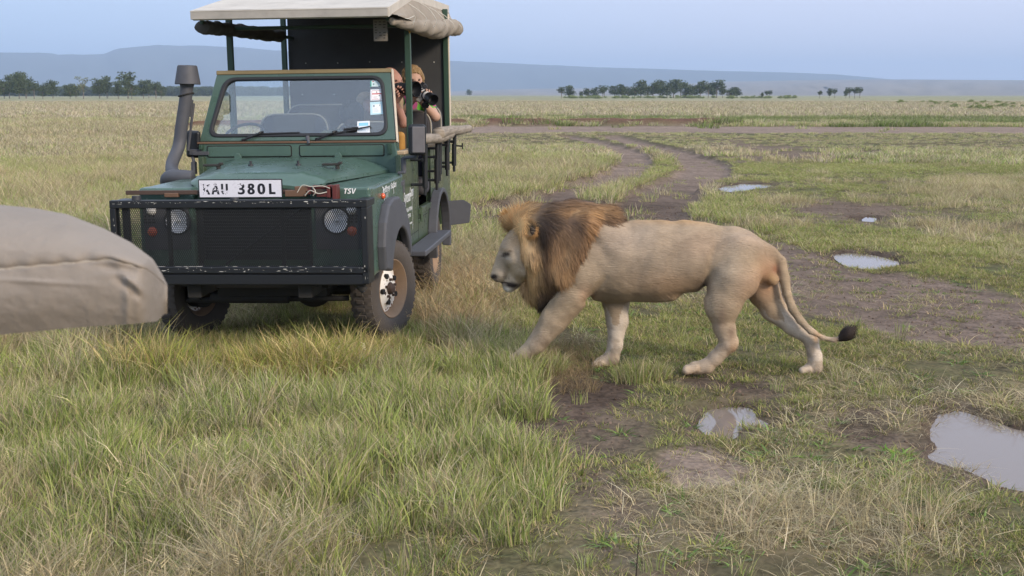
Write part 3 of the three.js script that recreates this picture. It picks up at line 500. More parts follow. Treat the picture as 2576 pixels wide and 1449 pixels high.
function tree(px, top, bot, kind, label, group, dist, wide = 1) {
  const root = thing('tree', label, 'tree', group), d = rayDir(px, bot), q = Math.hypot(d.x, d.z), H = dist * (bot - top) / VF * 1.02, k = kinds[kind];
  root.position.set(d.x / q * dist, 0, d.z / q * dist); root.rotation.y = px * 1.7; root.scale.set(H / 10 * wide, H / 10, H / 10 * wide);
  const a = new THREE.Mesh(k.wood, barkMat), b = new THREE.Mesh(k.crown, kind === 4 ? greyCrown : crownMat); a.name = 'trunk'; b.name = 'crown'; a.castShadow = b.castShadow = true; root.add(a, b);
}
const nth = ['first', 'second', 'third', 'fourth', 'fifth', 'sixth', 'seventh', 'eighth', 'ninth', 'tenth', 'eleventh', 'twelfth', 'thirteenth', 'fourteenth', 'fifteenth', 'sixteenth', 'seventeenth', 'eighteenth', 'nineteenth', 'twentieth', 'twenty-first', 'twenty-second', 'twenty-third', 'twenty-fourth', 'twenty-fifth', 'twenty-sixth', 'twenty-seventh', 'twenty-eighth'];
const look = ['full dark green', 'slender dark green', 'broad bushy', 'flat topped open', 'thin greyish bare'];
[[-8, 196, 247, 2], [16, 206, 247, 0], [36, 196, 247, 1], [72, 192, 248, 0], [98, 190, 248, 2], [128, 206, 247, 3], [160, 212, 247, 2], [198, 206, 247, 0], [262, 216, 247, 2], [284, 214, 247, 2], [312, 192, 246, 4], [372, 200, 246, 0], [400, 197, 246, 1], [442, 205, 246, 0], [478, 186, 247, 3], [492, 204, 247, 2], [536, 205, 247, 0], [556, 206, 247, 1], [582, 208, 247, 3], [602, 213, 247, 2]].forEach(([x, t, b, k], i) => {
  const X = x < 0 ? x : x * .674; // places measured on an enlargement of the left edge
  tree(x < 0 ? x : X, t, b, k, `${look[k]} tree, ${nth[i]} from the left in the row left of the truck`, 'trees on the plain left of the truck', 560 + (i * 37) % 90, k === 3 ? 1.25 : 1);
});
const grove = [[1421, 212, 239, 3], [1446, 209, 239, 0], [1484, 224, 239, 1], [1502, 216, 239, 1], [1524, 214, 239, 2], [1548, 216, 240, 3], [1552, 209, 239, 3], [1584, 209, 239, 0], [1606, 208, 240, 1], [1626, 213, 240, 2], [1645, 212, 240, 0], [1664, 199, 241, 0], [1684, 210, 241, 2], [1702, 204, 241, 1], [1722, 198, 240, 0], [1744, 206, 241, 2], [1764, 198, 240, 1], [1786, 197, 240, 3], [1800, 206, 241, 2], [1822, 210, 240, 0], [1846, 200, 240, 1], [1870, 205, 240, 3], [1884, 210, 240, 0], [1896, 197, 240, 3], [1914, 212, 240, 1], [1938, 214, 240, 2], [1958, 216, 240, 0]];
grove.forEach(([x, t, b, k], i) => { const X = 1412 + (x - 1421) * .823; tree(X, t, b, k, `${look[k]} tree, ${nth[i]} from the left in the grove above the lion`, 'trees of the far grove above the lion', 640 + (i * 53) % 130, 1.4); });
[[1917, 226, 240, 1], [1928, 222, 240, 3], [1936, 221, 239, 3], [2062, 225, 243, 3], [2086, 221, 243, 1], [2100, 221, 243, 3], [2128, 222, 243, 1], [2137, 218, 243, 3], [2150, 218, 243, 3], [2163, 217, 243, 3]].forEach(([x, t, b, k], i) => tree(x, t, b, k, `small lone tree, ${nth[i]} from the left among those right of the grove`, 'small scattered trees right of the grove', 620 + (i * 31) % 80, k === 3 ? 1.2 : 1));
tree(1182, 224, 240, 2, 'small lone bushy tree just right of the truck on the far plain', null, 1500, 1.2);
{ // woodland and scrub too far to tell apart
  const R = rng(77), L = [], k = kinds[2], k2 = kinds[0], lists = [[], []];
  for (let i = 0; i < 620; i++) { const px = lerp(-380, 760, R()), d = rayDir(px, 240), q = Math.hypot(d.x, d.z), r = lerp(1250, 1650, R()), H = r * lerp(18, 27, R()) / VF / 10; lists[i % 2].push(new THREE.Matrix4().compose(V(d.x / q * r, -.12 * H * 10, d.z / q * r), Q.setFromEuler(EU.set(0, R() * 6.28, 0)), V(H * 1.5, H, H * 1.5))); }
  const root = thing('woodland', 'dense dark tree line low along the foot of the left hills', 'woodland', null, 'stuff');
  [k, k2].forEach((t, i) => { const im = new THREE.InstancedMesh(t.crown, crownMat, lists[i].length); lists[i].forEach((m, j) => im.setMatrixAt(j, m)); im.name = 'crowns'; im.userData.kind = 'stuff'; root.add(im); });
  const R2 = rng(78), low = [];
  for (let i = 0; i < 110; i++) { const px = lerp(2260, 2760, R2()), r = lerp(150, 300, R2()), d = rayDir(px, 250), q = Math.hypot(d.x, d.z), x = d.x / q * r, z = d.z / q * r; if (fbm(px * .012, r * .01, 2, 5) < .46) continue; const H = lerp(.3, .8, R2()) / 10; low.push(new THREE.Matrix4().compose(V(x, gh(x, z) - .32 * H * 10, z), Q.setFromEuler(EU.set(0, R2() * 6.28, 0)), V(H * 2.4, H * 1.3, H * 2.4))); }
  for (let i = 0; i < 90; i++) { const px = lerp(1420, 2000, R2()), r = lerp(600, 720, R2()), d = rayDir(px, 240), q = Math.hypot(d.x, d.z), H = lerp(1, 2.4, R2()) / 10; low.push(new THREE.Matrix4().compose(V(d.x / q * r, -.3 * H * 10, d.z / q * r), Q.setFromEuler(EU.set(0, R2() * 6.28, 0)), V(H * 2, H, H * 2))); }
  const im = new THREE.InstancedMesh(kinds[2].crown, scrubMat, low.length); low.forEach((m, j) => im.setMatrixAt(j, m)); im.name = 'scrub'; scene.add(tag(im, 'low dark scrub on the plain below the right horizon', 'scrub', null, 'stuff'));
}
// ------------------------------------------------------------------ the safari truck (own axes: x to the picture's right, y up, z forward, towards the camera)
const font = await new FontLoader().loadAsync('fonts/droid/droid_sans_bold.typeface.json');
const POSE = { p: V(-1.780, 0, -9.165), e: new THREE.Euler(0, -4.74 * Math.PI / 180, .012, 'YXZ') };
const place = (o) => { o.position.copy(POSE.p); o.rotation.copy(POSE.e); return o; };
const truck = place(thing('safari_truck', 'dark green open safari truck with canvas roof, snorkel and black mesh guard', 'truck'));
function print(w, h, f, o = {}) { const c = document.createElement('canvas'); c.width = w; c.height = h; const x = c.getContext('2d'); f(x, w, h); const t = new THREE.CanvasTexture(c); t.colorSpace = THREE.SRGBColorSpace; return new THREE.MeshStandardMaterial({ map: t, roughness: .6, ...o }); }
const sheet = (w, h, p, r = [0, 0, 0]) => xf(new THREE.PlaneGeometry(w, h), { p, r });
{ // chassis, axle and everything dark below
  part('chassis', [box(-.45, -.35, .48, .62, -3.3, .85), box(.35, .45, .48, .62, -3.3, .85), box(-.5, .5, .5, .6, .4, .55), box(-.42, .42, .40, .72, -.6, .3), box(-.75, .75, .62, .74, -3.5, -.75)], M.under, truck);
  part('front_axle', [rod([-.66, .39, -.10], [.64, .39, -.10], .045), xf(new THREE.SphereGeometry(.15, 18, 12), { p: [.22, .39, -.1], s: [1, .95, .9] }), rod([-.72, .34, .14], [.55, .36, .14], .022), rod([-.5, .37, .20], [.1, .37, .20], .042), rod([-.69, .395, .12], [-.62, .395, .12], .06), box(-.69, -.60, .34, .44, -.02, .18)], M.under, truck);
  part('rear_axle', [rod([-.66, .39, -2.48], [.66, .39, -2.48], .05), xf(new THREE.SphereGeometry(.17, 16, 10), { p: [.1, .39, -2.48] })], M.under, truck);
  for (const s of [-.62, .60]) part('shock_absorber', [rod([s, .42, -.1], [s, .95, -.15], .05), rod([s, .5, -.1], [s, .8, -.12], .075)], M.under, truck);
}
{ // wings with their wheel openings
  const prof = (flat) => [[-.62, .60], ...(flat ? [] : arc(-.15, .42, .47, 157, 23, 22)), [.34, .60], [.64, .60], [.655, .64], [.655, 1.235], [.62, 1.25], [-.62, 1.262]];
  const face = (x0, x1, [a, b]) => [box(x0, x1, 1.122, 1.252, .58, .722, .024), box(x0, x1, .60, .818, .58, .722, .02), box(x0, a, .70, 1.20, .59, .7215, .012), box(b, x1, .70, 1.20, .59, .7215, .012)];
  part('wing', [exX(prof(), .42, .86, .028), ...face(.425, .859, [.472, .783])], M.green, truck); part('wing', [exX(prof(), -.82, -.42, .028), ...face(-.819, -.425, [-.778, -.462])], M.green, truck);
  part('inner_wing', [box(-.78, -.43, .52, 1.1, -.60, -.58), box(.43, .82, .52, 1.1, -.60, -.58), box(-.44, -.40, .5, 1.2, -.6, .66), box(.40, .44, .5, 1.2, -.6, .66)], M.dark, truck);
  const flare = (x0, x1) => exX([[.50, .63], [.53, .80], [.47, .97], [.33, 1.09], [.14, 1.125], [-.10, 1.115], [-.36, 1.02], [-.52, .88], [-.60, .72], [-.615, .62], ...arc(-.15, .42, .445, 158, 22, 24)], x0, x1, .02);
  part('wheel_arch', flare(.85, .925), M.plastic, truck); part('wheel_arch', flare(-.885, -.81), M.plastic, truck);
}
{ // front panels behind the guard
  part('grille_panel', [exZ([[-.46, .62], [.46, .62], [.46, 1.22], [-.46, 1.22]], .56, .62, .005), box(-.46, .46, 1.13, 1.23, .60, .66)], M.greenDark, truck);
  const slats = []; for (let i = 0; i < 15; i++) slats.push(box(-.38, .38, .76 + i * .024, .772 + i * .024, .62, .65, .004)); part('radiator_grille', [box(-.42, .42, .72, 1.13, .615, .63), ...slats, box(-.42, -.38, .72, 1.13, .62, .66), box(.38, .42, .72, 1.13, .62, .66)], M.black, truck);
  for (const [x0, x1, cx] of [[-.785, -.455, -.535], [.465, .79, .615]]) {
    const pn = part('lamp_panel', exZ(roundPoly([[x0, .81], [x1, .81], [x1, 1.13], [x0, 1.13]], .02), .658, .735, .006, [arc(cx, 1.015, .0925, 360, 0, 28)]), M.plastic, truck);
    const h = [], out = Math.sign(cx); for (let i = 0; i < 3; i++) for (let j = 0; j < 3; j++) h.push(box(out * .735 - .045 + i * .03, out * .735 - .027 + i * .03, 1.0 + j * .022, 1.012 + j * .022, .733, .738, .001)); part('vent_slot', h, M.dark, pn, { kind: 'stuff' });
    const hl = part('headlight', [xf(lathe([[.001, -.055], [.03, -.052], [.06, -.038], [.08, -.015], [.088, 0]], 32), { r: [Math.PI / 2, 0, 0], p: [cx, 1.015, .735] })], M.bowlWhite, truck);
    part('lens', xf(lathe([[.001, .022], [.03, .020], [.06, .013], [.08, .004], [.089, 0]], 36), { r: [Math.PI / 2, 0, 0], p: [cx, 1.015, .742] }), M.lampGlass, hl);
    part('bulb', xf(new THREE.SphereGeometry(.016, 12, 8), { p: [cx, 1.015, .715] }), M.white, hl);
    part('bezel', xf(new THREE.TorusGeometry(.093, .008, 8, 36), { p: [cx, 1.015, .738] }), M.black, hl);
    part('indicator', xf(lathe([[.001, .03], [.02, .027], [.033, .014], [.036, 0]], 20), { r: [Math.PI / 2, 0, 0], p: [out * .725, .94, .735] }), M.orange, truck);
    part('side_light', xf(lathe([[.001, .03], [.02, .027], [.033, .014], [.036, 0]], 20), { r: [Math.PI / 2, 0, 0], p: [out * .725, 1.092, .735] }), M.white, truck);
    part('lower_panel', box(x0, x1, .64, .80, .69, .715), M.greenDark, truck);
  }
}
{ // bonnet: a crowned lid narrowing to the front, with its folded edge
  const at = (u, v) => { const s = u * 2 - 1, z = lerp(-.66, .665, v), half = lerp(.765, .47, v) * (1 - .10 * sstep(.93, 1, v)), c = lerp(-.028, .01, v), cr = lerp(.105, .052, v), a = Math.abs(s), e = 1 - Math.pow(a, 4.2), lip = sstep(.86, 1, v); return [c + s * half, 1.288 + cr * e + (.010 * Math.exp(-((a - .62) ** 2) / .004)) * (1 - lip) - .075 * lip * lip, z]; };
  const top = grid(44, 40, (u, v) => at(u, 1 - v)), skirt = []; for (let i = 0; i < 40; i++) skirt.push([0, i / 40]); for (let i = 0; i <= 44; i++) skirt.push([i / 44, 1]); for (let i = 39; i >= 0; i--) skirt.push([1, i / 40]);
  const edge = grid(skirt.length - 1, 1, (a, b) => { const k = skirt[Math.round(a * (skirt.length - 1))], q = at(...k); return [q[0], q[1] - b * .024, q[2]]; });
  part('bonnet', [top, edge], M.green, truck); part('bonnet_gap_shade', grid(40, 1, (a, b) => { const q = at(1, a); return [q[0] - .012 + b * .016, 1.2635, q[2]]; }), M.dark, truck); part('bonnet_gap_shade', grid(40, 1, (a, b) => { const q = at(0, a); return [q[0] - .004 + b * .016, 1.2635, q[2]]; }), M.dark, truck);  // dark strips painted under the bonnet edge as its gap shadow
  for (const [x, y] of [[-.20, 1.372], [.17, 1.372]]) part('rubber_stop', [rod([x, 1.345, .03], [x, y + .005, .03], .024, .02), rod([x, y, .03], [x, y + .03, .03], .01)], M.rubber, truck);
  for (const [x, s] of [[-.47, 1], [.45, 1]]) part('bonnet_toggle', [rod([x + .04, 1.34, .10], [x + .04, 1.385, .10], .016), box(x - .075, x + .06, 1.366, 1.384, .085, .118, .006), rbox(.03, .02, .04, .005, [x + .06, 1.385, .1])], M.under, truck);
  for (const x of [-.50, .335]) part('washer_bracket', [exZ([[x - .035, 1.36], [x + .035, 1.36], [x + .028, 1.405], [x + .012, 1.43], [x - .012, 1.43], [x - .028, 1.405]], -.62, -.60, .003)], M.green, truck);
}
{ // bulkhead, vent flaps
  part('bulkhead', [exZ([[-.862, 1.0], [.80, 1.0], [.805, 1.40], [.785, 1.515], [-.855, 1.515], [-.87, 1.40]], -.86, -.70, .01), box(-.86, .80, .72, 1.0, -.84, -.72)], M.green, truck);
  part('windscreen_ledge', [box(-.868, .79, 1.506, 1.522, -.85, -.69, .004)], M.rust, truck);
  for (const [x0, x1] of [[-.79, -.072], [-.012, .70]]) { const q = roundPoly([[x0, 1.393], [x1, 1.393], [x1, 1.492], [x0, 1.492]], .022), f = part('vent_seal', exZ(q, -.705, -.697, .001), M.dark, truck); part('vent_flap', exZ(roundPoly([[x0 + .009, 1.401], [x1 - .009, 1.401], [x1 - .009, 1.484], [x0 + .009, 1.484]], .017), -.70, -.690, .003), M.green, truck); }
  part('hinge', box(.725, .755, 1.41, 1.50, -.71, -.675), M.greenDark, truck); part('hinge', box(-.845, -.815, 1.46, 1.50, -.72, -.66), M.greenDark, truck);
  part('clip', [rod([.055, 1.555, -.73], [.075, 1.50, -.685], .018, .012)], M.plastic, truck);
}
// windscreen: leaning frame with rubber, pane, stickers and wipers
const TILT = Math.atan(.16 / .575), WS = new THREE.Group();
{
  const out = roundPoly([[-.868, 0], [.785, 0], [.728, .572], [-.742, .572]], .012), hole = roundPoly([[-.80, .036], [.722, .036], [.668, .540], [-.672, .540]], .10), inner = roundPoly([[-.772, .062], [.694, .062], [.643, .517], [-.646, .517]], .085);
  const w = part('windscreen_frame', exZ(out, -.03, .012, .006, [hole]), M.green, truck); w.position.set(0, 1.522, -.765); w.rotation.x = -TILT;
  part('windscreen_seal', exZ(roundPoly([[-.803, .033], [.725, .033], [.671, .543], [-.675, .543]], .10), -.022, .024, .008, [inner]), M.rubber, w);
  part('windscreen_pane', exZ(inner, -.004, -.003, 0), M.glass, w).geometry; 
  part('top_capping', [box(-.745, .735, .566, .602, -.045, .022, .008)], M.khaki, w);
  part('edge_strip', [xf(box(-.007, .007, -.02, .60, -.02, .022, .004), { r: [0, 0, .093], p: [.797, .0, 0] })], M.cream, w);
  const st = (x, y, sw, sh, r, f) => part('sticker', sheet(sw, sh, [x, y, .0015], [0, 0, r]), print(256, Math.round(256 * sh / sw), f, { roughness: .5 }), w, { keepUV: true });
  const line = (x, n, X, Y, W, dy, c) => { x.fillStyle = c; for (let i = 0; i < n; i++) x.fillRect(X, Y + i * dy, W * (.6 + .4 * hash3(i, 3, 5)), dy * .35); };
  st(.605, .478, .088, .050, .02, (x, w, h) => { x.fillStyle = '#cfe4ea'; x.fillRect(0, 0, w, h); x.fillStyle = '#4fb3a5'; x.fillRect(0, 0, 26, h); x.fillStyle = '#b23340'; x.fillRect(46, 10, 40, 18); x.fillStyle = '#6f8a92'; x.fillRect(60, 66, 38, 40); line(x, 5, 120, 20, 110, 22, '#8fa5ae'); });
  st(.615, .382, .104, .096, .02, (x, w, h) => { x.fillStyle = '#dfe6f0'; x.fillRect(0, 0, w, h); x.fillStyle = '#f4f5f8'; x.fillRect(26, 26, w - 52, h - 46); x.strokeStyle = '#c06a70'; x.lineWidth = 5; x.strokeRect(32, 30, w - 64, h - 56); x.fillStyle = '#c23a48'; x.fillRect(34, 84, w - 68, 22); x.fillStyle = '#555'; x.beginPath(); x.moveTo(w / 2 - 16, 70); x.lineTo(w / 2, 42); x.lineTo(w / 2 + 16, 70); x.fill(); x.fillRect(170, 128, 26, 18); line(x, 4, 60, 150, 110, 16, '#b9a3ab'); });
  st(.618, .270, .108, .108, .05, (x, w, h) => { x.fillStyle = '#bfe0ec'; x.fillRect(0, 0, w, h); x.fillStyle = '#eef3f6'; x.fillRect(46, 52, w - 92, h - 84); x.fillStyle = '#8fa4b4'; x.fillRect(56, 62, 34, 40); x.fillRect(180, 60, 14, 30); line(x, 5, 60, 120, 120, 20, '#b7c3cc'); });
  st(.512, .108, .105, .108, .03, (x, w, h) => { x.fillStyle = '#e8eef8'; x.fillRect(0, 0, w, h); x.fillStyle = '#8fd0ee'; x.fillRect(34, 36, w - 68, 62); x.strokeStyle = '#5f9cc4'; x.lineWidth = 5; x.strokeRect(34, 36, w - 68, h - 92); line(x, 4, 44, 120, 150, 22, '#7aa6cc'); });
  for (const [px, len] of [[-.485, 0], [.135, 0]]) { // pivots stand on the scuttle
    const wp = part('wiper', [rod([px, -.025, .03], [px, .01, .05], .018, .014), rod([px, .0, .05], [px + .17, .070, .042], .010, .006), rod([px + .13, .056, .045], [px + .16, .072, .035], .012, .008)], M.black, w);
    part('wiper_blade', px < 0 ? [rod([px + .10, .055, .03], [px + .47, .065, .026], .008, .006)] : [rod([px + .12, .048, .03], [px + .44, .112, .024], .009, .006), rod([px + .22, .085, .036], [px + .34, .10, .034], .009)], M.rubber, wp);
  }
}
// black mesh guard, bumper, plate
{
  const gd = part('brush_guard', [box(-.925, .89, 1.128, 1.186, .93, .985, .008), box(-.925, .89, .672, .722, .93, .985, .008), box(-.925, -.882, .60, 1.13, .935, .985, .006), box(.845, .89, .60, 1.13, .935, .985, .006), box(-.925, -.918, .60, 1.13, .83, .94, .003), box(.883, .89, .60, 1.13, .80, .94, .003), box(-.86, -.815, .67, 1.13, .885, .93, .006), box(-.925, -.8, 1.13, 1.18, .74, .94, .006), box(.80, .89, 1.13, 1.18, .72, .94, .006)], M.black, truck, { label: 'black steel guard frame with chipped paint' });
  part('guard_stay', [rod([-.14, .73, .90], [.42, 1.12, .90], .009), box(-.55, -.52, .7, 1.15, .89, .91), box(.26, .29, .7, 1.15, .89, .91), box(.46, .48, .7, 1.15, .89, .91)], M.black, gd);
  const R = rng(5), st = [], sl = Math.tan(62 * Math.PI / 180), x0 = -.875, x1 = .845, y0 = .722, y1 = 1.128; // expanded metal: two sets of slanting strands
  for (const s of [1, -1]) for (let c = -40; c < 200; c++) {
    const X = x0 + c * .0148, H = (y1 - y0) / sl; const a = [X, y0], b = [X + s * H, y1], ta = (x0 - X) / (s * H), tb = (x1 - X) / (s * H), t0 = Math.max(0, Math.min(ta, tb)), t1 = Math.min(1, Math.max(ta, tb)); if (t1 - t0 < .02) continue;
    const A = [lerp(a[0], b[0], t0), lerp(a[1], b[1], t0)], B = [lerp(a[0], b[0], t1), lerp(a[1], b[1], t1)];
    const m = [(A[0] + B[0]) / 2, (A[1] + B[1]) / 2], L = Math.hypot(A[0] - B[0], A[1] - B[1]), an = Math.atan2(B[1] - A[1], B[0] - A[0]); st.push(xf(new THREE.BoxGeometry(L, .0036, .003), { p: [m[0], m[1], .957 + s * .0016], r: [0, 0, an] }));
  }
  part('guard_mesh', st, std([.016, .017, .019], .5), gd, { kind: 'stuff' });
  const chips = []; const flake = (x, y, w, h) => { const n = 9, p = []; for (let k = 0; k < n; k++) { const a = k / n * 6.283; p.push([x + Math.cos(a) * w * (.35 + .65 * R()), y + Math.sin(a) * h * (.3 + .7 * R())]); } chips.push(exZ(p, .9845, .9856, 0)); };
  for (let i = 0; i < 150; i++) { const top = R() < .5, c = n2(i * .37, 3, 2), x = lerp(-.9, .87, R()), w = .003 + .028 * R() ** 4 * (.4 + c); flake(x, top ? 1.160 + .018 * R() : lerp(.686, .716, R()), w, .0012 + .0034 * R() ** 2); }
  for (let i = 0; i < 14; i++) { const y = lerp(.64, 1.11, R()), x = R() < .5 ? -.905 + .02 * R() : .86 + .02 * R(); flake(x, y, .001 + .003 * R(), .004 + .014 * R()); }
  for (let i = 0; i < 26; i++) { const x = lerp(-.9, .83, R()), w = .01 + .04 * R() ** 2; chips.push(box(x, x + w, .7212, .7226, .962 + .012 * R(), .978, .0004)); } part('paint_chips', chips, M.chip, gd, { kind: 'stuff' });
  part('rubber_stop', [rod([-.74, 1.18, .95], [-.74, 1.215, .95], .034, .03)], M.rubber, truck); part('rubber_stop', [rod([-.04, 1.18, .96], [-.04, 1.20, .96], .032, .028)], M.rubber, truck);
  part('bumper', [exX([[.82, .592], [.975, .592], [.98, .60], [.98, .66], [.972, .668], [.82, .668]], -.95, .865, .006)], M.black, truck);
  for (const q of [box(-.5, -.38, .56, .66, .6, .85), box(.38, .5, .56, .66, .6, .85), rod([.78, .60, .9], [.84, .54, .9], .03)]) part('bumper_bracket', q, M.under, truck);
  const pl = part('number_plate', [exZ(roundPoly([[-.348, 1.183], [.256, 1.183], [.256, 1.316], [-.348, 1.316]], .008), .792, .799, .002)], M.black, truck);
  const pm = print(1024, 224, (x, w, h) => {
    x.fillStyle = '#d3d3dc'; x.fillRect(0, 0, w, h); const RR = rng(9); for (let i = 0; i < 900; i++) { x.fillStyle = `rgba(${150 + 40 * RR()},${145 + 40 * RR()},${140 + 40 * RR()},${.10 + .12 * RR()})`; x.fillRect(w * RR(), h * RR(), 2 + 16 * RR(), 1 + 4 * RR()); }
    x.fillStyle = '#14151d'; x.font = '900 190px sans-serif'; x.textBaseline = 'middle'; const put = (s, X, k) => { x.save(); x.translate(X, h / 2 + 8); x.scale(k, 1); x.fillText(s, 0, 0); x.restore(); };
    put('K', 34, .8); put('A', 152, .78); put('U', 262, .78); put('3', 478, .9); put('8', 596, .96); put('0', 722, 1.0); put('L', 856, .95);
    const chip = (n, X0, X1, Y0, Y1, s) => { for (let i = 0; i < n; i++) { x.fillStyle = i % 3 ? '#d3d3dc' : '#c9c8d2'; x.save(); x.translate(lerp(X0, X1, RR()), lerp(Y0, Y1, RR())); x.rotate(RR() * 6); x.fillRect(0, 0, s * (.4 + RR()), s * (.25 + .5 * RR())); x.restore(); } };
    chip(26, 20, 140, 10, 130, 40); chip(8, 30, 120, 120, 215, 30); chip(12, 150, 240, 10, 80, 34); chip(7, 155, 260, 70, 190, 20); chip(16, 290, 350, 130, 220, 34); chip(16, 455, 600, 10, 96, 40); chip(12, 620, 900, 20, 200, 10); chip(8, 880, 980, 20, 200, 12);
  }, { roughness: .45 });
  part('plate_face', sheet(.588, .118, [-.046, 1.2495, .8005]), pm, pl, { keepUV: true });
}
// lettering on the wing
{
  const g = new TextGeometry('TSV', { font, size: .037, depth: .002, curveSegments: 4 }); g.applyMatrix4(new THREE.Matrix4().makeShear(0, 0, .22, 0, 0, 0)); part('lettering', g.translate(.668, 1.204, .7225), M.white, truck);
  const script = (w, h, f) => print(w, h, (x, W, H) => { x.clearRect(0, 0, W, H); x.strokeStyle = x.fillStyle = '#e6e9ec'; x.lineCap = x.lineJoin = 'round'; f(x, W, H); }, { transparent: true, alphaTest: .4, side: THREE.DoubleSide });
  const s1 = script(512, 256, (x) => { x.lineWidth = 9; x.font = 'italic bold 92px serif'; x.setTransform(1, -.02, 0, 1.1, 0, 0); x.save(); x.scale(.80, 1); x.fillText('Jeffrey', 24, 104); x.fillText('Safari', 370, 98); x.restore(); x.lineWidth = 8; x.beginPath(); x.moveTo(6, 20); x.lineTo(60, 70); x.lineTo(82, 210); x.moveTo(120, 175); x.bezierCurveTo(126, 230, 152, 230, 154, 120); x.moveTo(190, 110); x.lineTo(192, 205); x.moveTo(400, 80); x.lineTo(404, 170); x.stroke(); });
  part('lettering', xf(new THREE.PlaneGeometry(.60, .15), { r: [0, Math.PI / 2, 0], p: [.8635, 1.160, .00] }), s1, truck, { keepUV: true });
  const s2 = script(384, 512, (x, W, H) => { x.font = 'italic bold 104px serif'; x.save(); x.translate(8, 170); x.scale(.50, 1.5); x.fillText('Governor', 0, 0); x.restore(); x.save(); x.translate(232, 130); x.scale(.5, 1.35); x.fillText('Camp', 0, 0); x.restore(); x.lineWidth = 5; x.beginPath(); x.moveTo(70, 170); x.lineTo(74, 500); x.moveTo(318, 140); x.lineTo(322, 500); x.stroke(); x.font = 'bold 54px serif'; x.save(); x.scale(.62, 1); x.fillText('MASAI MARA', 134, 275); x.fillText('KENYA', 215, 345); for (let i = 0; i < 16; i++) x.fillRect(150 + i * 21, 405 + 8 * hash3(i, 1, 1), 13, 16); x.restore(); });
  part('lettering', xf(new THREE.PlaneGeometry(.50, .40), { r: [0, Math.PI / 2, 0], p: [.8455, .935, -.955] }), s2, truck, { keepUV: true });
  part('side_indicator', [xf(new THREE.SphereGeometry(.026, 14, 10), { p: [.868, 1.15, .29], s: [.7, .9, 1] })], M.orange, truck);
}
{ // body sides, doors, floor
  const y1 = 1.405, prof = [[-.63, .60], [-2.02, .60], ...arc(-2.46, .50, .45, 12.8, 167.2, 22), [-3.0, .60], [-3.58, .66], [-3.60, .70], [-3.60, y1], [-.63, y1]], door = [[-1.50, .89], [-1.50, 1.385], [-2.24, 1.385], [-2.24, .89]];
  part('body_side', [exX(prof, .80, .842, .006, [door])], M.greenSide, truck); part('body_side', [exX(prof, -.842, -.80, .006)], M.greenSide, truck);
  part('door_seam', [box(.8405, .8435, .62, 1.40, -1.445, -1.438, .0005), box(.8405, .8435, .70, .706, -1.44, -.64, .0005), box(.8405, .8435, .80, .806, -2.0, -1.46, .0005)], M.dark, truck);
  part('door_sill', [box(.835, .856, .84, .888, -2.30, -1.46, .003), box(.835, .852, .76, .80, -1.50, -1.47), rod([.858, .89, -2.28], [.858, .83, -2.28], .012), rod([.858, .9, -1.52], [.858, .77, -1.52], .014)], M.greenSide, truck);
  part('side_ledge', [box(.79, .862, 1.402, 1.435, -3.62, -.72, .01)], M.tan, truck); part('side_ledge', [box(-.862, -.79, 1.402, 1.435, -3.62, -.87, .01)], M.greenSide, truck);
  part('cabin_floor', [box(-.80, .80, .74, .78, -3.58, -.86), box(-.80, .80, .74, 1.40, -3.58, -3.54)], M.under, truck);
  part('inner_panel', [box(.60, .66, .78, 1.32, -1.86, -1.50)], M.tan, truck); part('inner_panel', [box(.56, .62, .78, 1.38, -2.26, -1.88)], M.greenDark, truck);
  part('door_hinge', [box(.838, .862, 1.16, 1.20, -.70, -.52), rod([.86, 1.10, -.62], [.86, 1.19, -.62], .012)], M.plastic, truck);
  part('door_hinge', [box(.838, .862, .98, 1.02, -.70, -.52)], M.plastic, truck);
  const rf = (a, b) => exX([...arc(-2.46, .50, .50, -14, 194, 28), ...arc(-2.46, .50, .455, 194, -14, 28)], a, b, .012);
  part('wheel_arch', rf(.84, .93), M.plastic, truck); part('wheel_arch', rf(-.93, -.84), M.plastic, truck);
  part('mud_flap', [xf(exZ(roundPoly([[-.02, -.13], [.22, -.10], [.235, .09], [.16, .135], [-.02, .12]], .02), -.012, .012, .004), { r: [-.12, .12, 0], p: [.89, .70, -3.02] })], M.plastic, truck);
  part('side_step', [box(.86, 1.035, .575, .622, -2.18, -.62, .012), box(.80, .9, .55, .58, -.9, -.82), box(.80, .9, .55, .58, -2.0, -1.92)], M.plastic, truck, { label: 'worn grey side step plank' });
}
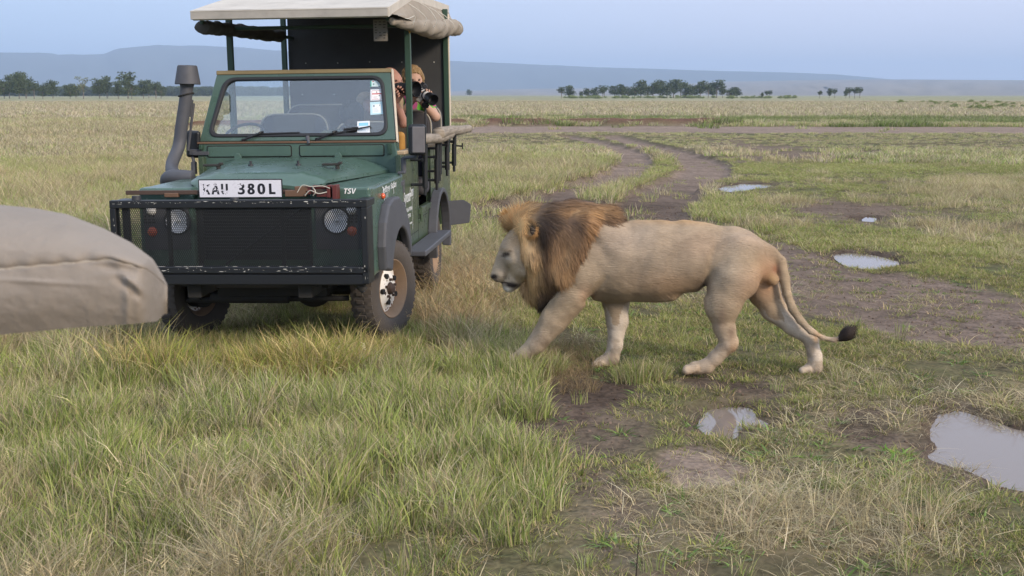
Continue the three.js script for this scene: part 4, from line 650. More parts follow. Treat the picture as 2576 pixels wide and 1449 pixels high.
// wheels
function wheel(x, z, side, steer, front) {
  const w = new THREE.Group(); w.name = 'wheel'; truck.add(w); w.position.set(x, .395, z); w.rotation.set(0, steer, 0);
  const turn = { r: [0, 0, -side * Math.PI / 2] }, h = .098;
  const tg = [xf(lathe([[.222, .070], [.235, .085], [.27, h], [.32, h + .004], [.360, .092], [.380, .078], [.386, .05], [.386, -.05], [.380, -.078], [.360, -.092], [.30, -h], [.235, -.085], [.222, -.07]], 56), turn)], n = 40;
  for (let i = 0; i < n; i++) for (const s of [-1, 1]) { const a = (i + (s > 0 ? .5 : 0)) / n * 6.2832; tg.push(xf(new RoundedBoxGeometry(.062, .018, .034, 1, .004), {}).translate(s * .062, 0, 0).rotateZ(s * -.22).translate(0, .389, 0).rotateX(a)); if (s > 0) tg.push(xf(new RoundedBoxGeometry(.06, .014, .030, 1, .004), {}).translate(0, .390, 0).rotateX(a + .05)); }
  part('tyre', tg, M.tyre, w);
  part('rim_ring', xf(lathe([[.224, .072], [.232, .080], [.228, .086], [.220, .082], [.208, .060], [.196, .040], [.186, .0], [.184, -.03], [.222, -.07]], 44), turn), std([.27, .18, .115], .75, { map: T.cloth, bumpMap: T.grain, bumpScale: .002 }), w, { label: 'rusty brown rim ring' });
  const R = rng(31), rm = print(512, 512, (c, W) => { c.fillStyle = '#efe9e0'; c.fillRect(0, 0, W, W); const P = (n, r0, r1, s, col) => { for (let i = 0; i < n; i++) { const a = R() * 6.28, r = lerp(r0, r1, R()) * W / 2; c.fillStyle = col[i % col.length]; c.beginPath(); const X = W / 2 + Math.cos(a) * r, Y = W / 2 + Math.sin(a) * r; for (let k = 0; k < 7; k++) { const q = k / 7 * 6.28, l = s * (.4 + R()); k ? c.lineTo(X + Math.cos(q) * l * 1.6, Y + Math.sin(q) * l) : c.moveTo(X + l, Y); } c.fill(); } }; P(40, .2, 1, 8, ['#b8a592', '#cfc6ba', '#9d8672']); P(16, .74, 1, 12, ['#7d5a42', '#6a4a36']); P(26, .93, 1.02, 16, ['#7b5640']); P(5, .36, .5, 20, ['#4a3a30', '#5a463a']); });
  const disc = xf(lathe([[.001, .050], [.07, .052], [.095, .050], [.13, .030], [.160, .012], [.186, .008]], 44), turn), uv = disc.attributes.uv, p = disc.attributes.position; for (let i = 0; i < p.count; i++) uv.setXY(i, .5 + p.getZ(i) / .38, .5 + p.getY(i) / .38);
  const dm = part('rim', disc, rm, w, { keepUV: true, label: 'white rim with flaking paint' });
  for (let i = 0; i < 5; i++) { const a = i / 5 * 6.28 + .4; part('rim_hole', xf(new THREE.CylinderGeometry(.021, .021, .022, 16), turn).translate(side * .047, Math.cos(a) * .108, Math.sin(a) * .108), M.dark, w); }
  const nuts = []; for (let i = 0; i < 5; i++) { const a = i / 5 * 6.28; nuts.push(xf(new THREE.CylinderGeometry(.011, .012, .03, 6), turn).translate(side * .056, Math.cos(a) * .070, Math.sin(a) * .070)); }
  part('hub', [xf(lathe([[.001, .085], [.03, .084], [.040, .076], [.044, .06], [.050, .056], [.052, .03]], 24), turn), ...nuts], std([.075, .045, .032], .7, { map: T.cloth }), w);
  if (side < 0 || !front) part('brake_drum', xf(new THREE.CylinderGeometry(.15, .15, .1, 24), turn).translate(-side * .05, 0, 0), M.under, w);
  return w;
}
wheel(.775, -.12, 1, -.30, true); wheel(-.745, -.12, -1, -.30, true); wheel(.75, -2.46, 1, 0, false); wheel(-.75, -2.46, -1, 0, false);
{ // roof on its posts, rear board, rolled side curtains
  const prof = [[-.45, 2.497], [-.455, 2.562], [-1.56, 2.762], [-3.95, 2.822], [-3.95, 2.752], [-1.57, 2.700], [-.48, 2.49]];
  const rg = []; { const top = (u, v) => { const z = lerp(-.445, -3.96, v), x = lerp(-.775, .808, u); const y = v < .317 ? lerp(2.566, 2.768, v / .317) : lerp(2.768, 2.826, (v - .317) / .683); return [x, y + .010 * Math.sin(u * Math.PI) * Math.sin(v * Math.PI * 3) * -1 + .006 * (fbm(x * 3, z * 3, 3, 4) - .5), z]; }; const g = grid(20, 40, top); rg.push(g); }
  part('roof', [exX(prof, -.77, .803, .005), ...rg], M.canvas, truck, { label: 'pale canvas roof with a sloping front' });
  part('roof_valance', [box(-.778, .806, 2.496, 2.560, -.452, -.440, .004)], M.canvasShade, truck); part('hem', [box(-.779, .807, 2.555, 2.564, -.453, -.437, .003)], M.canvas, truck);
  part('roof_fascia', [exX([[-.45, 2.492], [-.45, 2.568], [-1.56, 2.772], [-3.97, 2.830], [-3.97, 2.752], [-1.57, 2.698]], .803, .815, .003)], M.canvas, truck);
  part('roof_frame', [box(-.76, .79, 2.46, 2.49, -1.40, -1.35), box(.76, .79, 2.47, 2.50, -3.4, -.6), box(-.76, -.73, 2.47, 2.50, -3.4, -.6)], M.greenDark, truck);
  for (const [x, z, y0, y1] of [[.80, -1.37, 1.40, 2.60], [-.765, -1.37, 1.40, 2.62], [.855, -3.36, 1.30, 2.75], [-.815, -3.30, 1.30, 2.75]]) part('post', [box(x - .026, x + .026, y0, y1, z - .022, z + .022, .006)], M.greenDark, truck);
  part('post_trim', [box(.882, .892, 1.42, 2.70, -3.39, -3.34, .002)], M.cream, truck);
  const bd = part('rear_board', [box(-.79, .83, 1.05, 2.74, -3.385, -3.365, .003)], M.board, truck, { label: 'dark grey board closing the rear of the cabin' });
  const sc = []; for (const y of [1.90, 2.22]) for (let i = 0; i < 5; i++) sc.push(xf(new THREE.SphereGeometry(.007, 8, 6), { p: [-.66 + i * .335 + (y > 2 ? .05 : 0), y + .02 * hash3(i, 2, 2), -3.364] })); part('screw_head', sc, M.chip, bd, { kind: 'stuff' });
  part('roof_notice', [sheet(.115, .17, [.685, 2.405, -.75], [.05, 0, 0])], print(128, 192, (x, w, h) => { x.fillStyle = '#6e675d'; x.fillRect(0, 0, w, h); x.fillStyle = '#39352f'; for (let i = 0; i < 7; i++) for (let j = 0; j < 3; j++) if (hash3(i, j, 9) > .35) x.fillRect(12 + j * 38, 16 + i * 24, 16 + 10 * hash3(i, j, 1), 9); }), truck, { keepUV: true });
  const roll = (pts, rad, seed) => taperTube(pts, (t, a) => rad(t) * (1 + .20 * (fbm(t * 22 + 3 * Math.cos(a), 4 * Math.sin(a) + t * 3, 4, seed) - .5) * 1.5 + .09 * Math.sin(a * 2 + t * 40 + 3 * fbm(t * 9, 1, 2, seed))) * (1 - .16 * Math.exp(-((((t * 5.0) % 1) - .5) ** 2) / .004)), 90, 22);
  const rc = part('rolled_curtain', [roll([[.815, 2.462, -.56], [.835, 2.468, -.95], [.855, 2.485, -1.7], [.87, 2.50, -2.5], [.875, 2.56, -3.3], [.875, 2.60, -4.02]], (t) => lerp(.028, .082, sstep(0, .6, t)), 3), grid(30, 8, (u, v) => { const z = lerp(-.55, -3.95, u), top = z > -1.57 ? lerp(2.50, 2.71, (-.45 - z) / 1.12) : lerp(2.71, 2.765, (-1.57 - z) / 2.4), y = lerp(top, 2.50, v); return [.812 + .075 * Math.sin(v * 1.5) + .02 * (fbm(u * 16, v * 2, 3, 6) - .5) * v, y, z + .08 * v]; })], M.roll, truck, { label: 'rolled tan canvas side curtain' });
  for (let i = 0; i < 6; i++) { const z = -.75 - i * .58, yt = z > -1.57 ? lerp(2.50, 2.71, (-.45 - z) / 1.12) : 2.72; part('tie_cord', tube([[.822, yt - .01, z], [.895, yt - .06, z - .05], [.955 + .004 * i, 2.52 + .012 * i, z - .10], [.93, 2.45 + .02 * i, z - .12]], .0032, 12, 5), M.chip, rc); }
  part('yellow_tag', [exZ([[.80, 2.455], [.85, 2.46], [.825, 2.405]], -1.335, -1.33, .001)], std([.5, .3, .06], .7), truck);
  part('rolled_curtain', [roll([[-.75, 2.445, -.62], [-.76, 2.465, -1.2], [-.765, 2.475, -2.0], [-.765, 2.49, -2.98]], (t) => lerp(.055, .062, t), 8)], std([.07, .066, .058], .9, { map: T.cloth, bumpMap: T.weave, bumpScale: .0015 }), truck);  // left curtain canvas darkened: shade under the roof put into its colour
}
{ // rail, stanchions
  part('padded_rail', [taperTube([[.985, 1.525, -.80], [.99, 1.515, -1.25], [1.0, 1.50, -1.75], [1.0, 1.515, -2.5]], (t, a) => .046 * (1 + .14 * (fbm(t * 9 + Math.cos(a), Math.sin(a) * 2, 3, 2) - .5)) * (Math.abs(Math.cos(a)) * .12 + .94), 40, 16)], M.rail, truck, { label: 'weathered padded rail along the side' });
  part('padded_rail', [taperTube([[1.01, 1.545, -1.62], [1.005, 1.545, -2.4], [1.005, 1.53, -3.2], [1.01, 1.525, -3.95]], (t, a) => lerp(.056, .042, t) * (1 + .14 * (fbm(t * 9 + Math.cos(a) + 5, Math.sin(a) * 2, 3, 2) - .5)), 40, 16)], M.rail, truck, { label: 'weathered padded rail along the side' });
  for (const [z, b, t] of [[-1.11, 1.04, 1.50], [-1.80, 1.03, 1.48], [-1.98, 1.10, 1.48], [-2.50, 1.11, 1.50], [-3.02, 1.12, 1.50]]) part('stanchion', [rod([.965, b + .08, z], [.975, t, z], .019), rod([.962, b, z], [.963, b + .07, z], .014), rod([.963, b + .06, z], [.966, b + .28, z], .0235), rod([.84, b + .09, z], [.965, b + .09, z], .012), rod([.84, b + .30, z], [.965, b + .30, z], .011), rbox(.03, .03, .03, .004, [.95, b + .30, z])], M.black, truck);
  part('wing_bolt', [rod([.98, 1.38, -3.03], [1.05, 1.375, -3.03], .009), rod([1.05, 1.345, -3.03], [1.05, 1.405, -3.03], .008)], M.under, truck);
}
{ // mirrors
  const mr = part('mirror', [xf(rbox(.142, .245, .055, .028, [0, 0, 0]), {})], M.black, truck); mr.position.set(1.02, 1.535, -.40); mr.rotation.set(.03, .10, -.02);
  part('mirror_back', [rbox(.100, .205, .014, .016, [.012, .003, .026])], std([.15, .142, .15], .6, { map: T.cloth }), mr);
  part('mirror_arm', [tube([[1.02, 1.43, -.40], [1.01, 1.405, -.42], [.93, 1.395, -.48], [.885, 1.385, -.52]], .014, 16), rod([.885, 1.39, -.52], [.885, 1.27, -.52], .022, .02), rbox(.06, .02, .08, .006, [.87, 1.272, -.52])], M.plastic, truck);
  const ml = part('mirror', [rbox(.125, .225, .05, .05, [0, 0, 0])], M.black, truck); ml.position.set(-.915, 1.505, -.74); ml.rotation.set(0, -.25, -.08);
  part('mirror_arm', [rbox(.10, .045, .03, .006, [-.885, 1.44, -.70]), rod([-.92, 1.40, -.72], [-.90, 1.34, -.70], .014), rod([-.905, 1.36, -.70], [-.905, 1.26, -.69], .024), rbox(.14, .03, .02, .004, [-.84, 1.43, -.69])], M.plastic, truck);
  part('bracket_bar', [rod([-.865, 1.84, -.66], [-.935, 1.455, -.66], .011), rbox(.02, .14, .03, .005, [-.875, 1.80, -.62], [0, 0, -.15])], M.plastic, truck);
}
{ // snorkel
  const sn = part('snorkel', [taperTube([[-.83, 1.25, -.16], [-.90, 1.285, -.22], [-.965, 1.36, -.36], [-.945, 1.50, -.48], [-.920, 1.66, -.5], [-.87, 1.90, -.5], [-.852, 2.03, -.5]], (t, a) => lerp(.062, .050, sstep(0, .35, t)) * (1 + .3 * sstep(.9, 1, t)), 50, 20), taperTube([[-.72, 1.268, -.15], [-.82, 1.27, -.15], [-.93, 1.262, -.18], [-.965, 1.22, -.22]], (t) => .052 * (1 + .15 * Math.sin(t * 3)), 24, 16)], M.plastic, truck, { label: 'black raised air intake' });
  part('intake_head', xf(lathe([[.001, .150], [.070, .148], [.078, .140], [.102, .004], [.100, -.004], [.060, -.002], [.001, 0]], 28), { p: [-.85, 1.995, -.5], r: [0, 0, -.03] }), M.plastic, sn);
  part('snorkel_band', [xf(new THREE.TorusGeometry(.062, .006, 6, 24), { r: [Math.PI / 2, .2, 0], p: [-.868, 1.91, -.5] })], M.under, sn);
}
// seats
function seat(x, w, z, base, top, mid) {
  const s = part('seat', [rbox(w, .16, .46, .06, [x, base, z + .20])], M.seat, truck), h = top - base, o = roundPoly([[x - w / 2, base + .04], [x + w / 2, base + .04], [x + w / 2, top], [x - w / 2, top]], .15, 10);
  part('backrest', exZ(o, z - .09, z + .03, .03), M.seat, s); part('backrest_stripe', exZ(roundPoly([[x - w * mid, base + .08], [x + w * mid, base + .08], [x + w * mid, top - .008], [x - w * mid, top - .008]], .02), z + .028, z + .034, .002), M.seatMid, s);
  part('piping', new THREE.TubeGeometry(new THREE.CatmullRomCurve3(o.slice(11).map(([a, b]) => V(lerp(x, a, .985), b - .004, z + .022))), 60, .008, 6), M.piping, s);
}
seat(-.27, .62, -1.55, 1.02, 1.735, .30); seat(.38, .56, -1.55, 1.02, 1.66, .28); seat(-.20, .76, -2.45, 1.04, 1.81, .33); seat(.55, .56, -2.45, 1.04, 1.745, .16); seat(.50, .64, -3.20, 1.08, 1.795, .26); seat(-.35, .80, -3.20, 1.08, 1.78, .3);
part('steering_wheel', [xf(new THREE.TorusGeometry(.175, .013, 10, 40), { r: [-.95, 0, 0], p: [-.56, 1.555, -1.03] }), rod([-.56, 1.555, -1.03], [-.56, 1.38, -.86], .02), xf(new THREE.BoxGeometry(.33, .02, .03), { r: [-.95, 0, 0], p: [-.56, 1.555, -1.03] })], M.rubber, truck);
part('dashboard', [box(-.80, .76, 1.33, 1.46, -1.02, -.86, .03)], M.black, truck);
{ // lifting jack strapped across the front, behind the plate
  const j = place(thing('lifting_jack', 'rusty lifting jack with red head lying across the top of the mesh guard', 'jack'));
  part('jack_bar', [box(-.885, .60, 1.208, 1.238, .755, .785, .004)], std([.075, .047, .036], .8, { map: T.cloth }), j);
  part('jack_head', [box(.575, .60, 1.185, 1.270, .735, .825, .004), box(.615, .648, 1.17, 1.272, .73, .83, .004), box(.50, .585, 1.19, 1.215, .74, .82, .004), rod([.49, 1.255, .79], [.62, 1.25, .79], .014), box(.43, .455, 1.205, 1.262, .75, .80, .004), box(.47, .485, 1.21, 1.268, .75, .80, .004)], M.red, j); part('jack_foot', [box(.49, .575, 1.20, 1.245, .752, .80, .004)], std([.05, .035, .03], .8), j);
  part('jack_foot', [box(-.60, -.5, 1.19, 1.22, .75, .80), box(.27, .42, 1.19, 1.235, .75, .80), box(.34, .44, 1.225, 1.262, .75, .80)], M.rust, j);
  part('tie_wire', [tube([[.36, 1.22, .80], [.40, 1.27, .80], [.46, 1.262, .815], [.55, 1.265, .82], [.60, 1.25, .83]], .0035, 20, 5), tube([[.42, 1.20, .82], [.46, 1.235, .83], [.52, 1.215, .84], [.58, 1.225, .835]], .004, 20, 5), tube([[.47, 1.26, .8], [.50, 1.225, .84], [.48, 1.20, .83]], .004, 14, 5)], std([.5, .46, .38], .5), j);
}
// ------------------------------------------------------------------ the lion (own axes: x forward, y up, z to its right, away from the camera)
const LION = { p: G(1700, 936), a: 9 * Math.PI / 180 };
const lx = V(-Math.cos(LION.a), 0, -Math.sin(LION.a)), lz = lx.clone().cross(V(0, 1, 0));
function L(px, py, zo = 0) { // the point of the lion, zo metres beyond its middle plane, seen at that place of the photograph
  const d = rayDir(px, py), o = V(0, CAMH, 0).sub(LION.p), t = (zo - o.dot(lz)) / d.dot(lz), q = o.addScaledVector(d, t); return [q.dot(lx), q.y, zo];
}
const PX = 1 / 368;   // metres to one picture unit at the lion
const lion = thing('lion', 'male lion with dark brown mane walking past the truck through the grass', 'lion');
lion.position.copy(LION.p); lion.rotation.y = Math.PI - LION.a;
const lc = (x0, y0, r0, x1, y1, r1, z0 = 0, z1 = z0, k = .05, zs = 1) => roundCone(L(x0, y0, z0), L(x1, y1, z1), r0 * PX, r1 * PX, k, zs);
{
  const N = -.115, F = .115, B = [];
  // trunk
  B.push(lc(1480, 655, 84, 1560, 656, 93, 0, 0, .07, 1.28), lc(1560, 656, 93, 1650, 654, 93, 0, 0, .07, 1.24), lc(1650, 654, 93, 1740, 648, 82, 0, 0, .07, 1.28), lc(1740, 646, 80, 1850, 648, 64, 0, 0, .07, 1.15), lc(1850, 648, 63, 1896, 662, 46, 0, 0, .05, 1.05));
  B.push(lc(1600, 572, 14, 1720, 572, 14, 0, 0, .05), lc(1720, 573, 15, 1840, 594, 20, 0, 0, .05), lc(1840, 594, 20, 1925, 628, 19, 0, 0, .04));                 // spine, croup
  B.push(lc(1470, 610, 64, 1400, 640, 62, 0, 0, .08, 1.25), lc(1400, 630, 62, 1335, 620, 46, 0, 0, .06, 1.2));       // neck
  B.push(lc(1520, 600, 40, 1462, 690, 52, N * .6, N * .85, .10, 1.3), lc(1530, 610, 34, 1480, 690, 46, F * .7, F * .9, .08, 1.2)); // shoulders
  // near fore leg, striding forward
  B.push(lc(1462, 690, 52, 1440, 742, 40, N * .9, N, .06, 1.15), lc(1440, 742, 41, 1394, 804, 35, N, N, .03), lc(1394, 804, 35, 1350, 864, 25, N, N, .02), lc(1350, 864, 24, 1318, 892, 19, N, N, .02), lc(1318, 895, 18, 1292, 906, 17, N, N, .02));
  // far fore leg, upright
  B.push(lc(1530, 690, 46, 1548, 752, 35, F), lc(1548, 752, 34, 1553, 806, 27, F, F, .03), lc(1553, 806, 27, 1548, 866, 19, F, F, .02), lc(1548, 866, 19, 1540, 896, 18, F, F, .02), lc(1538, 902, 19, 1512, 914, 17, F, F, .018));
  for (const z of [-.032, -.010, .012, .034]) B.push(lc(1514, 913, 9, 1497, 917, 9, F + z * 1.1, F + z * 1.35, .0035));
  // near hind leg
  B.push(lc(1872, 648, 50, 1852, 700, 56, N * .75, N * .95, .045, 1.3), lc(1847, 705, 54, 1826, 752, 46, N * .95, N * 1.05, .045, 1.25), lc(1802, 728, 30, 1815, 775, 38, N * .9, N, .06, 1.2), lc(1824, 765, 42, 1822, 822, 28, N, N, .04, 1.15), lc(1822, 822, 28, 1834, 862, 21, N, N, .02), lc(1843, 858, 15, 1836, 868, 17, N, N, .02), lc(1834, 864, 21, 1800, 900, 18, N, N, .02), lc(1800, 900, 18, 1778, 920, 18, N, N, .02), lc(1778, 922, 18, 1748, 926, 16, N, N, .018));
  for (const z of [-.036, -.012, .012, .036]) B.push(lc(1750, 926, 9.5, 1728, 929 + (Math.abs(z) > .02 ? 3 : 0), 9.5, N + z * 1.1, N + z * 1.4, .0035));
  // far hind leg, stretched back
  B.push(lc(1885, 665, 46, 1918, 728, 40, F * .8, F, .05), lc(1918, 728, 40, 1946, 778, 30, F, F, .03), lc(1946, 778, 30, 1994, 818, 25, F, F, .03), lc(1994, 818, 25, 2036, 846, 21, F, F, .02), lc(2046, 846, 12, 2042, 856, 15, F, F, .02), lc(2038, 852, 19, 2050, 895, 16.5, F, F, .02), lc(2050, 895, 17, 2052, 922, 18, F, F, .02), lc(2050, 926, 17, 2034, 930, 15, F, F, .018));
  for (const z of [-.032, -.011, .011, .032]) B.push(lc(2036, 929, 9, 2019, 933, 9, F + z * 1.1, F + z * 1.35, .0035));
  // tail
  const tl = [[1944, 632, 13], [1964, 655, 12.5], [1973, 700, 12], [1980, 740, 11], [1993, 776, 10], [2013, 805, 9], [2038, 832, 8], [2068, 849, 7], [2096, 855, 6.5], [2122, 849, 6]];
  for (let i = 0; i + 1 < tl.length; i++) B.push(lc(tl[i][0], tl[i][1], tl[i][2], tl[i + 1][0], tl[i + 1][1], tl[i + 1][2], 0, 0, i ? .012 : .03));
  B.push(lc(1926, 650, 24, 1934, 694, 15, 0, 0, .04)); B.push(lc(1940, 690, 10, 1944, 704, 13, -.022, -.022, .01), lc(1940, 690, 10, 1942, 702, 12, .022, .022, .01));
  B.push(lc(1500, 735, 18, 1690, 742, 12, 0, 0, .08));
  // head: skull, brow, muzzle, cheek, chin
  const Hh = .055;
  B.push(lc(1325, 600, 48, 1300, 622, 41, 0, 0, .04), lc(1284, 628, 26, 1258, 676, 17, 0, 0, .03), lc(1280, 650, 28, 1262, 692, 20, 0, 0, .03), lc(1262, 690, 15, 1250, 697, 12, -.03, -.028, .02), lc(1262, 690, 15, 1250, 697, 12, .03, .028, .02), lc(1320, 676, 32, 1281, 718, 18, 0, 0, .03), lc(1304, 650, 33, 1318, 672, 32, -Hh * 1.1, -Hh, .04), lc(1304, 650, 33, 1318, 672, 32, Hh * 1.1, Hh, .04), lc(1282, 624, 9, 1298, 616, 10, -.068, -.08, .02), lc(1282, 624, 9, 1298, 616, 10, .068, .08, .02), lc(1246, 688, 8, 1242, 694, 7, 0, 0, .012));
  const cuts = [{ ...lc(1273, 638, 6, 1277, 637, 5, -.078, -.086, 0), cut: true }];
  const near0 = (x, y, px, py, rx, ry) => { const c = L(px, py); return Math.exp(-(((x - c[0]) / (rx * PX)) ** 2) - ((y - c[1]) / (ry * PX)) ** 2); };
  const crease = (x, y, x0, y0, x1, y1, w) => { const a = L(x0, y0), b = L(x1, y1), ex = b[0] - a[0], ey = b[1] - a[1], t = clamp(((x - a[0]) * ex + (y - a[1]) * ey) / (ex * ex + ey * ey)), d = Math.hypot(x - a[0] - ex * t, y - a[1] - ey * t) / (w * PX); return Math.exp(-d * d) * (1 - .7 * t); };   // a fold line between muscles
  for (const s of [-1, 1]) B.push({ ...lc(1264, 711, 2.6, 1297, 716, 5.5, s * .050, s * .072, 0), cut: true }, { ...lc(1270, 641, 3.2, 1279, 638, 4, s * .074, s * .080, 0), cut: true }, { ...lc(1241, 700, 2.4, 1247, 700, 2, s * .018, s * .026, 0), cut: true });
  const f0 = sdf(B), f = (x, y, z) => f0(x, y, z) + .004 * (n3(x * 22, y * 22, z * 22) - .5) + .009 * (n3(x * 13, y * 9, z * 15 + 7) - .5) * (1 - sstep(.42, .6, y)) + .016 * (n3(x * 6, y * 6, z * 6 + 4) - .5) * sstep(.45, .65, y) + .0018 * Math.sin(x * 62 + y * 16) * near0(x, y, 1640, 660, 70, 70) + .024 * crease(x, y, 1478, 750, 1530, 690, 9) + .028 * crease(x, y, 1772, 728, 1798, 610, 10) + .018 * crease(x, y, 1850, 800, 1900, 700, 12) - .018 * near0(x, y, 1852, 590, 30, 18) + .010 * near0(x, y, 1790, 610, 40, 30) + .008 * near0(x, y, 1600, 640, 30, 60) - .010 * near0(x, y, 1500, 575, 34, 40) + .018 * crease(x, y, 1500, 600, 1545, 650, 14);
  const [lo, hi] = bounds(B, .02); lo[1] = Math.max(lo[1], -.06);
  const g = nets(f, lo, hi, .0105);
  const near = (x, y, px, py, rx, ry = rx, zz = 0) => { const c = L(px, py, zz), d = ((x - c[0]) / (rx * PX)) ** 2 + ((y - c[1]) / (ry * PX)) ** 2; return Math.exp(-d); };
  paint(g, (x, y, z) => { // coat: sandy, tawny along the back, pale inside the legs, warm low on the flank
    let c = [.385, .295, .20]; const n = fbm(x * 5 + 20, y * 5 + z * 4, 4, 5) - .5, n2_ = fbm(x * 16, y * 16 + z * 9, 3, 6) - .5;
    const w = (px, py, rx, ry, col, k) => { c = mix3(c, col, clamp(k * near(x, y, px, py, rx, ry, -Math.abs(z)))); };
    w(1650, 690, 150, 70, [.30, .24, .185], .6); w(1700, 552, 190, 12, [.45, .27, .12], .75); w(1560, 600, 110, 45, [.42, .335, .265], .6); w(1690, 720, 90, 34, [.41, .275, .17], .7); w(1760, 620, 60, 40, [.43, .31, .225], .5); w(1770, 722, 16, 20, [.10, .07, .05], .9);  // flank shading and the dark knee fold painted in among coat tones
    w(1930, 700, 26, 60, [.42, .23, .13], .75); w(1880, 720, 40, 50, [.40, .26, .17], .6); w(1880, 600, 70, 26, [.42, .315, .24], .5); w(1830, 690, 40, 60, [.34, .28, .21], .5);
    if (y < .46) c = mix3(c, [.58, .47, .37], .55 * sstep(.46, .16, y)); if (z > .04 && y < .5) c = mix3(c, [.70, .62, .53], .7 * sstep(.5, .38, y)); if (y < .1) c = mix3(c, [.50, .39, .28], .5 + .6 * n2_); if (y < .42) { const dirt = sstep(.52, .7, fbm(x * 14, y * 10 + z * 7, 3, 15)) * sstep(.42, .1, y); c = mix3(c, [.20, .145, .10], dirt * .55); }  // far legs paler still: sunlight on them is painted into the coat
    w(1840, 838, 9, 20, [.15, .10, .075], .7); w(1815, 800, 12, 30, [.30, .2, .14], .5); w(1846, 880, 14, 26, [.40, .25, .14], .6); w(2058, 850, 10, 34, [.42, .25, .13], .6); w(1470, 740, 16, 26, [.44, .28, .19], .5);
    if (x > L(1345, 650)[0]) { c = mix3([.40, .33, .25], [.52, .41, .29], clamp(.5 + 2 * n)); w(1266, 660, 16, 40, [.34, .27, .20], .6); w(1260, 700, 22, 11, [.44, .37, .28], .8); w(1276, 730, 20, 10, [.56, .54, .50], 1.1); w(1288, 717, 19, 6.5, [.020, .015, .013], 1.5); w(1270, 711, 14, 2.6, [.05, .035, .03], 1.2); w(1243, 696, 9, 6.5, [.022, .016, .015], 1.6); w(1248, 706, 3, 8, [.08, .055, .05], .9);
      for (let r = 0; r < 3; r++) for (let q = 0; q < 5; q++) w(1254 + q * 6.5, 697 + r * 4.5 - q * .6, 1.7, 1.2, [.09, .06, .045], .8);
      w(1274, 639, 9, 4.6, [.022, .016, .014], 1.4); w(1266, 645, 8, 2.4, [.05, .036, .03], 1.0); w(1283, 632, 7, 3, [.06, .042, .032], .8); w(1272, 629, 12, 4, [.40, .28, .16], .7); w(1276, 650, 11, 3, [.46, .41, .35], .7); w(1300, 604, 28, 26, [.40, .26, .14], .7); w(1310, 690, 16, 26, [.36, .27, .18], .5); }
    w(1944, 700, 12, 14, [.42, .27, .12], .6); w(1950, 676, 8, 12, [.30, .12, .07], .7); w(2110, 852, 22, 12, [.16, .11, .08], .7);
    return c.map((q) => q * (1 + .46 * n + .34 * n2_));
  });
  const p = g.attributes.position, uv = new Float32Array(p.count * 2); for (let i = 0; i < p.count; i++) { uv[i * 2] = p.getX(i) + p.getZ(i) * .4; uv[i * 2 + 1] = p.getY(i) + p.getZ(i) * .6; } g.setAttribute('uv', new THREE.BufferAttribute(uv, 2));
  const coat = new THREE.MeshPhysicalMaterial({ vertexColors: true, roughness: .85, map: T.fur, bumpMap: T.furB, bumpScale: .0035, sheen: .35, sheenRoughness: .6, sheenColor: lin(.5, .42, .34), specularIntensity: .3 });
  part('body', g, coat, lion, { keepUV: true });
  // short coat hair standing on the skin, so that outlines are furred
  // (mane first) bulk under the hair
  const Mn = [];
  Mn.push(lc(1294, 566, 20, 1340, 552, 32, 0, 0, .05, 1), lc(1340, 556, 40, 1430, 548, 40, 0, 0, .06, .95), lc(1430, 548, 42, 1520, 548, 34, 0, 0, .06, 1), lc(1520, 550, 32, 1556, 566, 19, 0, 0, .04, 1.1));
  for (const s of [-1, 1]) Mn.push(lc(1330, 562, 30, 1346, 640, 30, s * .09, s * .125, .05), lc(1348, 640, 31, 1360, 724, 27, s * .12, s * .07, .05), lc(1384, 570, 54, 1402, 672, 46, s * .10, s * .11, .06), lc(1402, 672, 44, 1378, 742, 25, s * .10, s * .05, .05), lc(1432, 590, 42, 1430, 680, 30, s * .12, s * .15, .05), lc(1462, 570, 30, 1446, 640, 22, s * .14, s * .17, .05), lc(1470, 556, 30, 1530, 570, 22, s * .07, s * .06, .05));
  Mn.push(lc(1345, 720, 34, 1376, 748, 22, 0, 0, .05));
  for (const s of [-1, 1]) Mn.push({ ...lc(1338, 580, 19, 1330, 576, 17, s * .20, s * .21, 0), cut: true });
  const mf0 = sdf(Mn), mf = (x, y, z) => mf0(x, y, z) + .022 * (n3(x * 17, y * 9, z * 17) - .5), [ml, mh] = bounds(Mn, .03), mg = nets(mf, ml, mh, .012);
  const maneColor = (x, y, z, n) => {
    let c = [.185, .105, .052]; x += .10 * (n3(x * 13 + 5, y * 4, z * 9) - .5); y += .06 * (n3(x * 8, y * 6 + 9, z * 9) - .5); const w = (px, py, rx, ry, col, k) => { c = mix3(c, col, clamp(k * near(x, y, px, py, rx, ry))); };
    w(1296, 550, 50, 34, [.62, .39, .17], 1.3); w(1332, 585, 26, 40, [.58, .36, .16], 1.1); w(1340, 650, 27, 64, [.66, .43, .215], 1.3); w(1344, 720, 22, 36, [.56, .36, .17], 1.1);
    w(1376, 572, 28, 66, [.040, .024, .017], 1.0); w(1396, 543, 34, 24, [.034, .021, .016], 1.0); w(1385, 640, 26, 50, [.10, .055, .03], .75); w(1380, 740, 33, 38, [.024, .016, .013], 1.25); w(1425, 650, 24, 60, [.34, .205, .10], .95);
    w(1470, 528, 62, 14, [.42, .24, .10], 1.0); w(1495, 552, 40, 14, [.34, .18, .075], .8); w(1440, 560, 40, 22, [.075, .045, .03], .7); w(1556, 566, 32, 30, [.026, .017, .014], 1.25); w(1430, 590, 22, 24, [.15, .09, .05], .6);
    return c.map((q) => q * (.40 + 1.2 * n));
  };
  paint(mg, (x, y, z) => maneColor(x, y, z, .15 + .5 * n3(x * 30, y * 12, z * 30)));
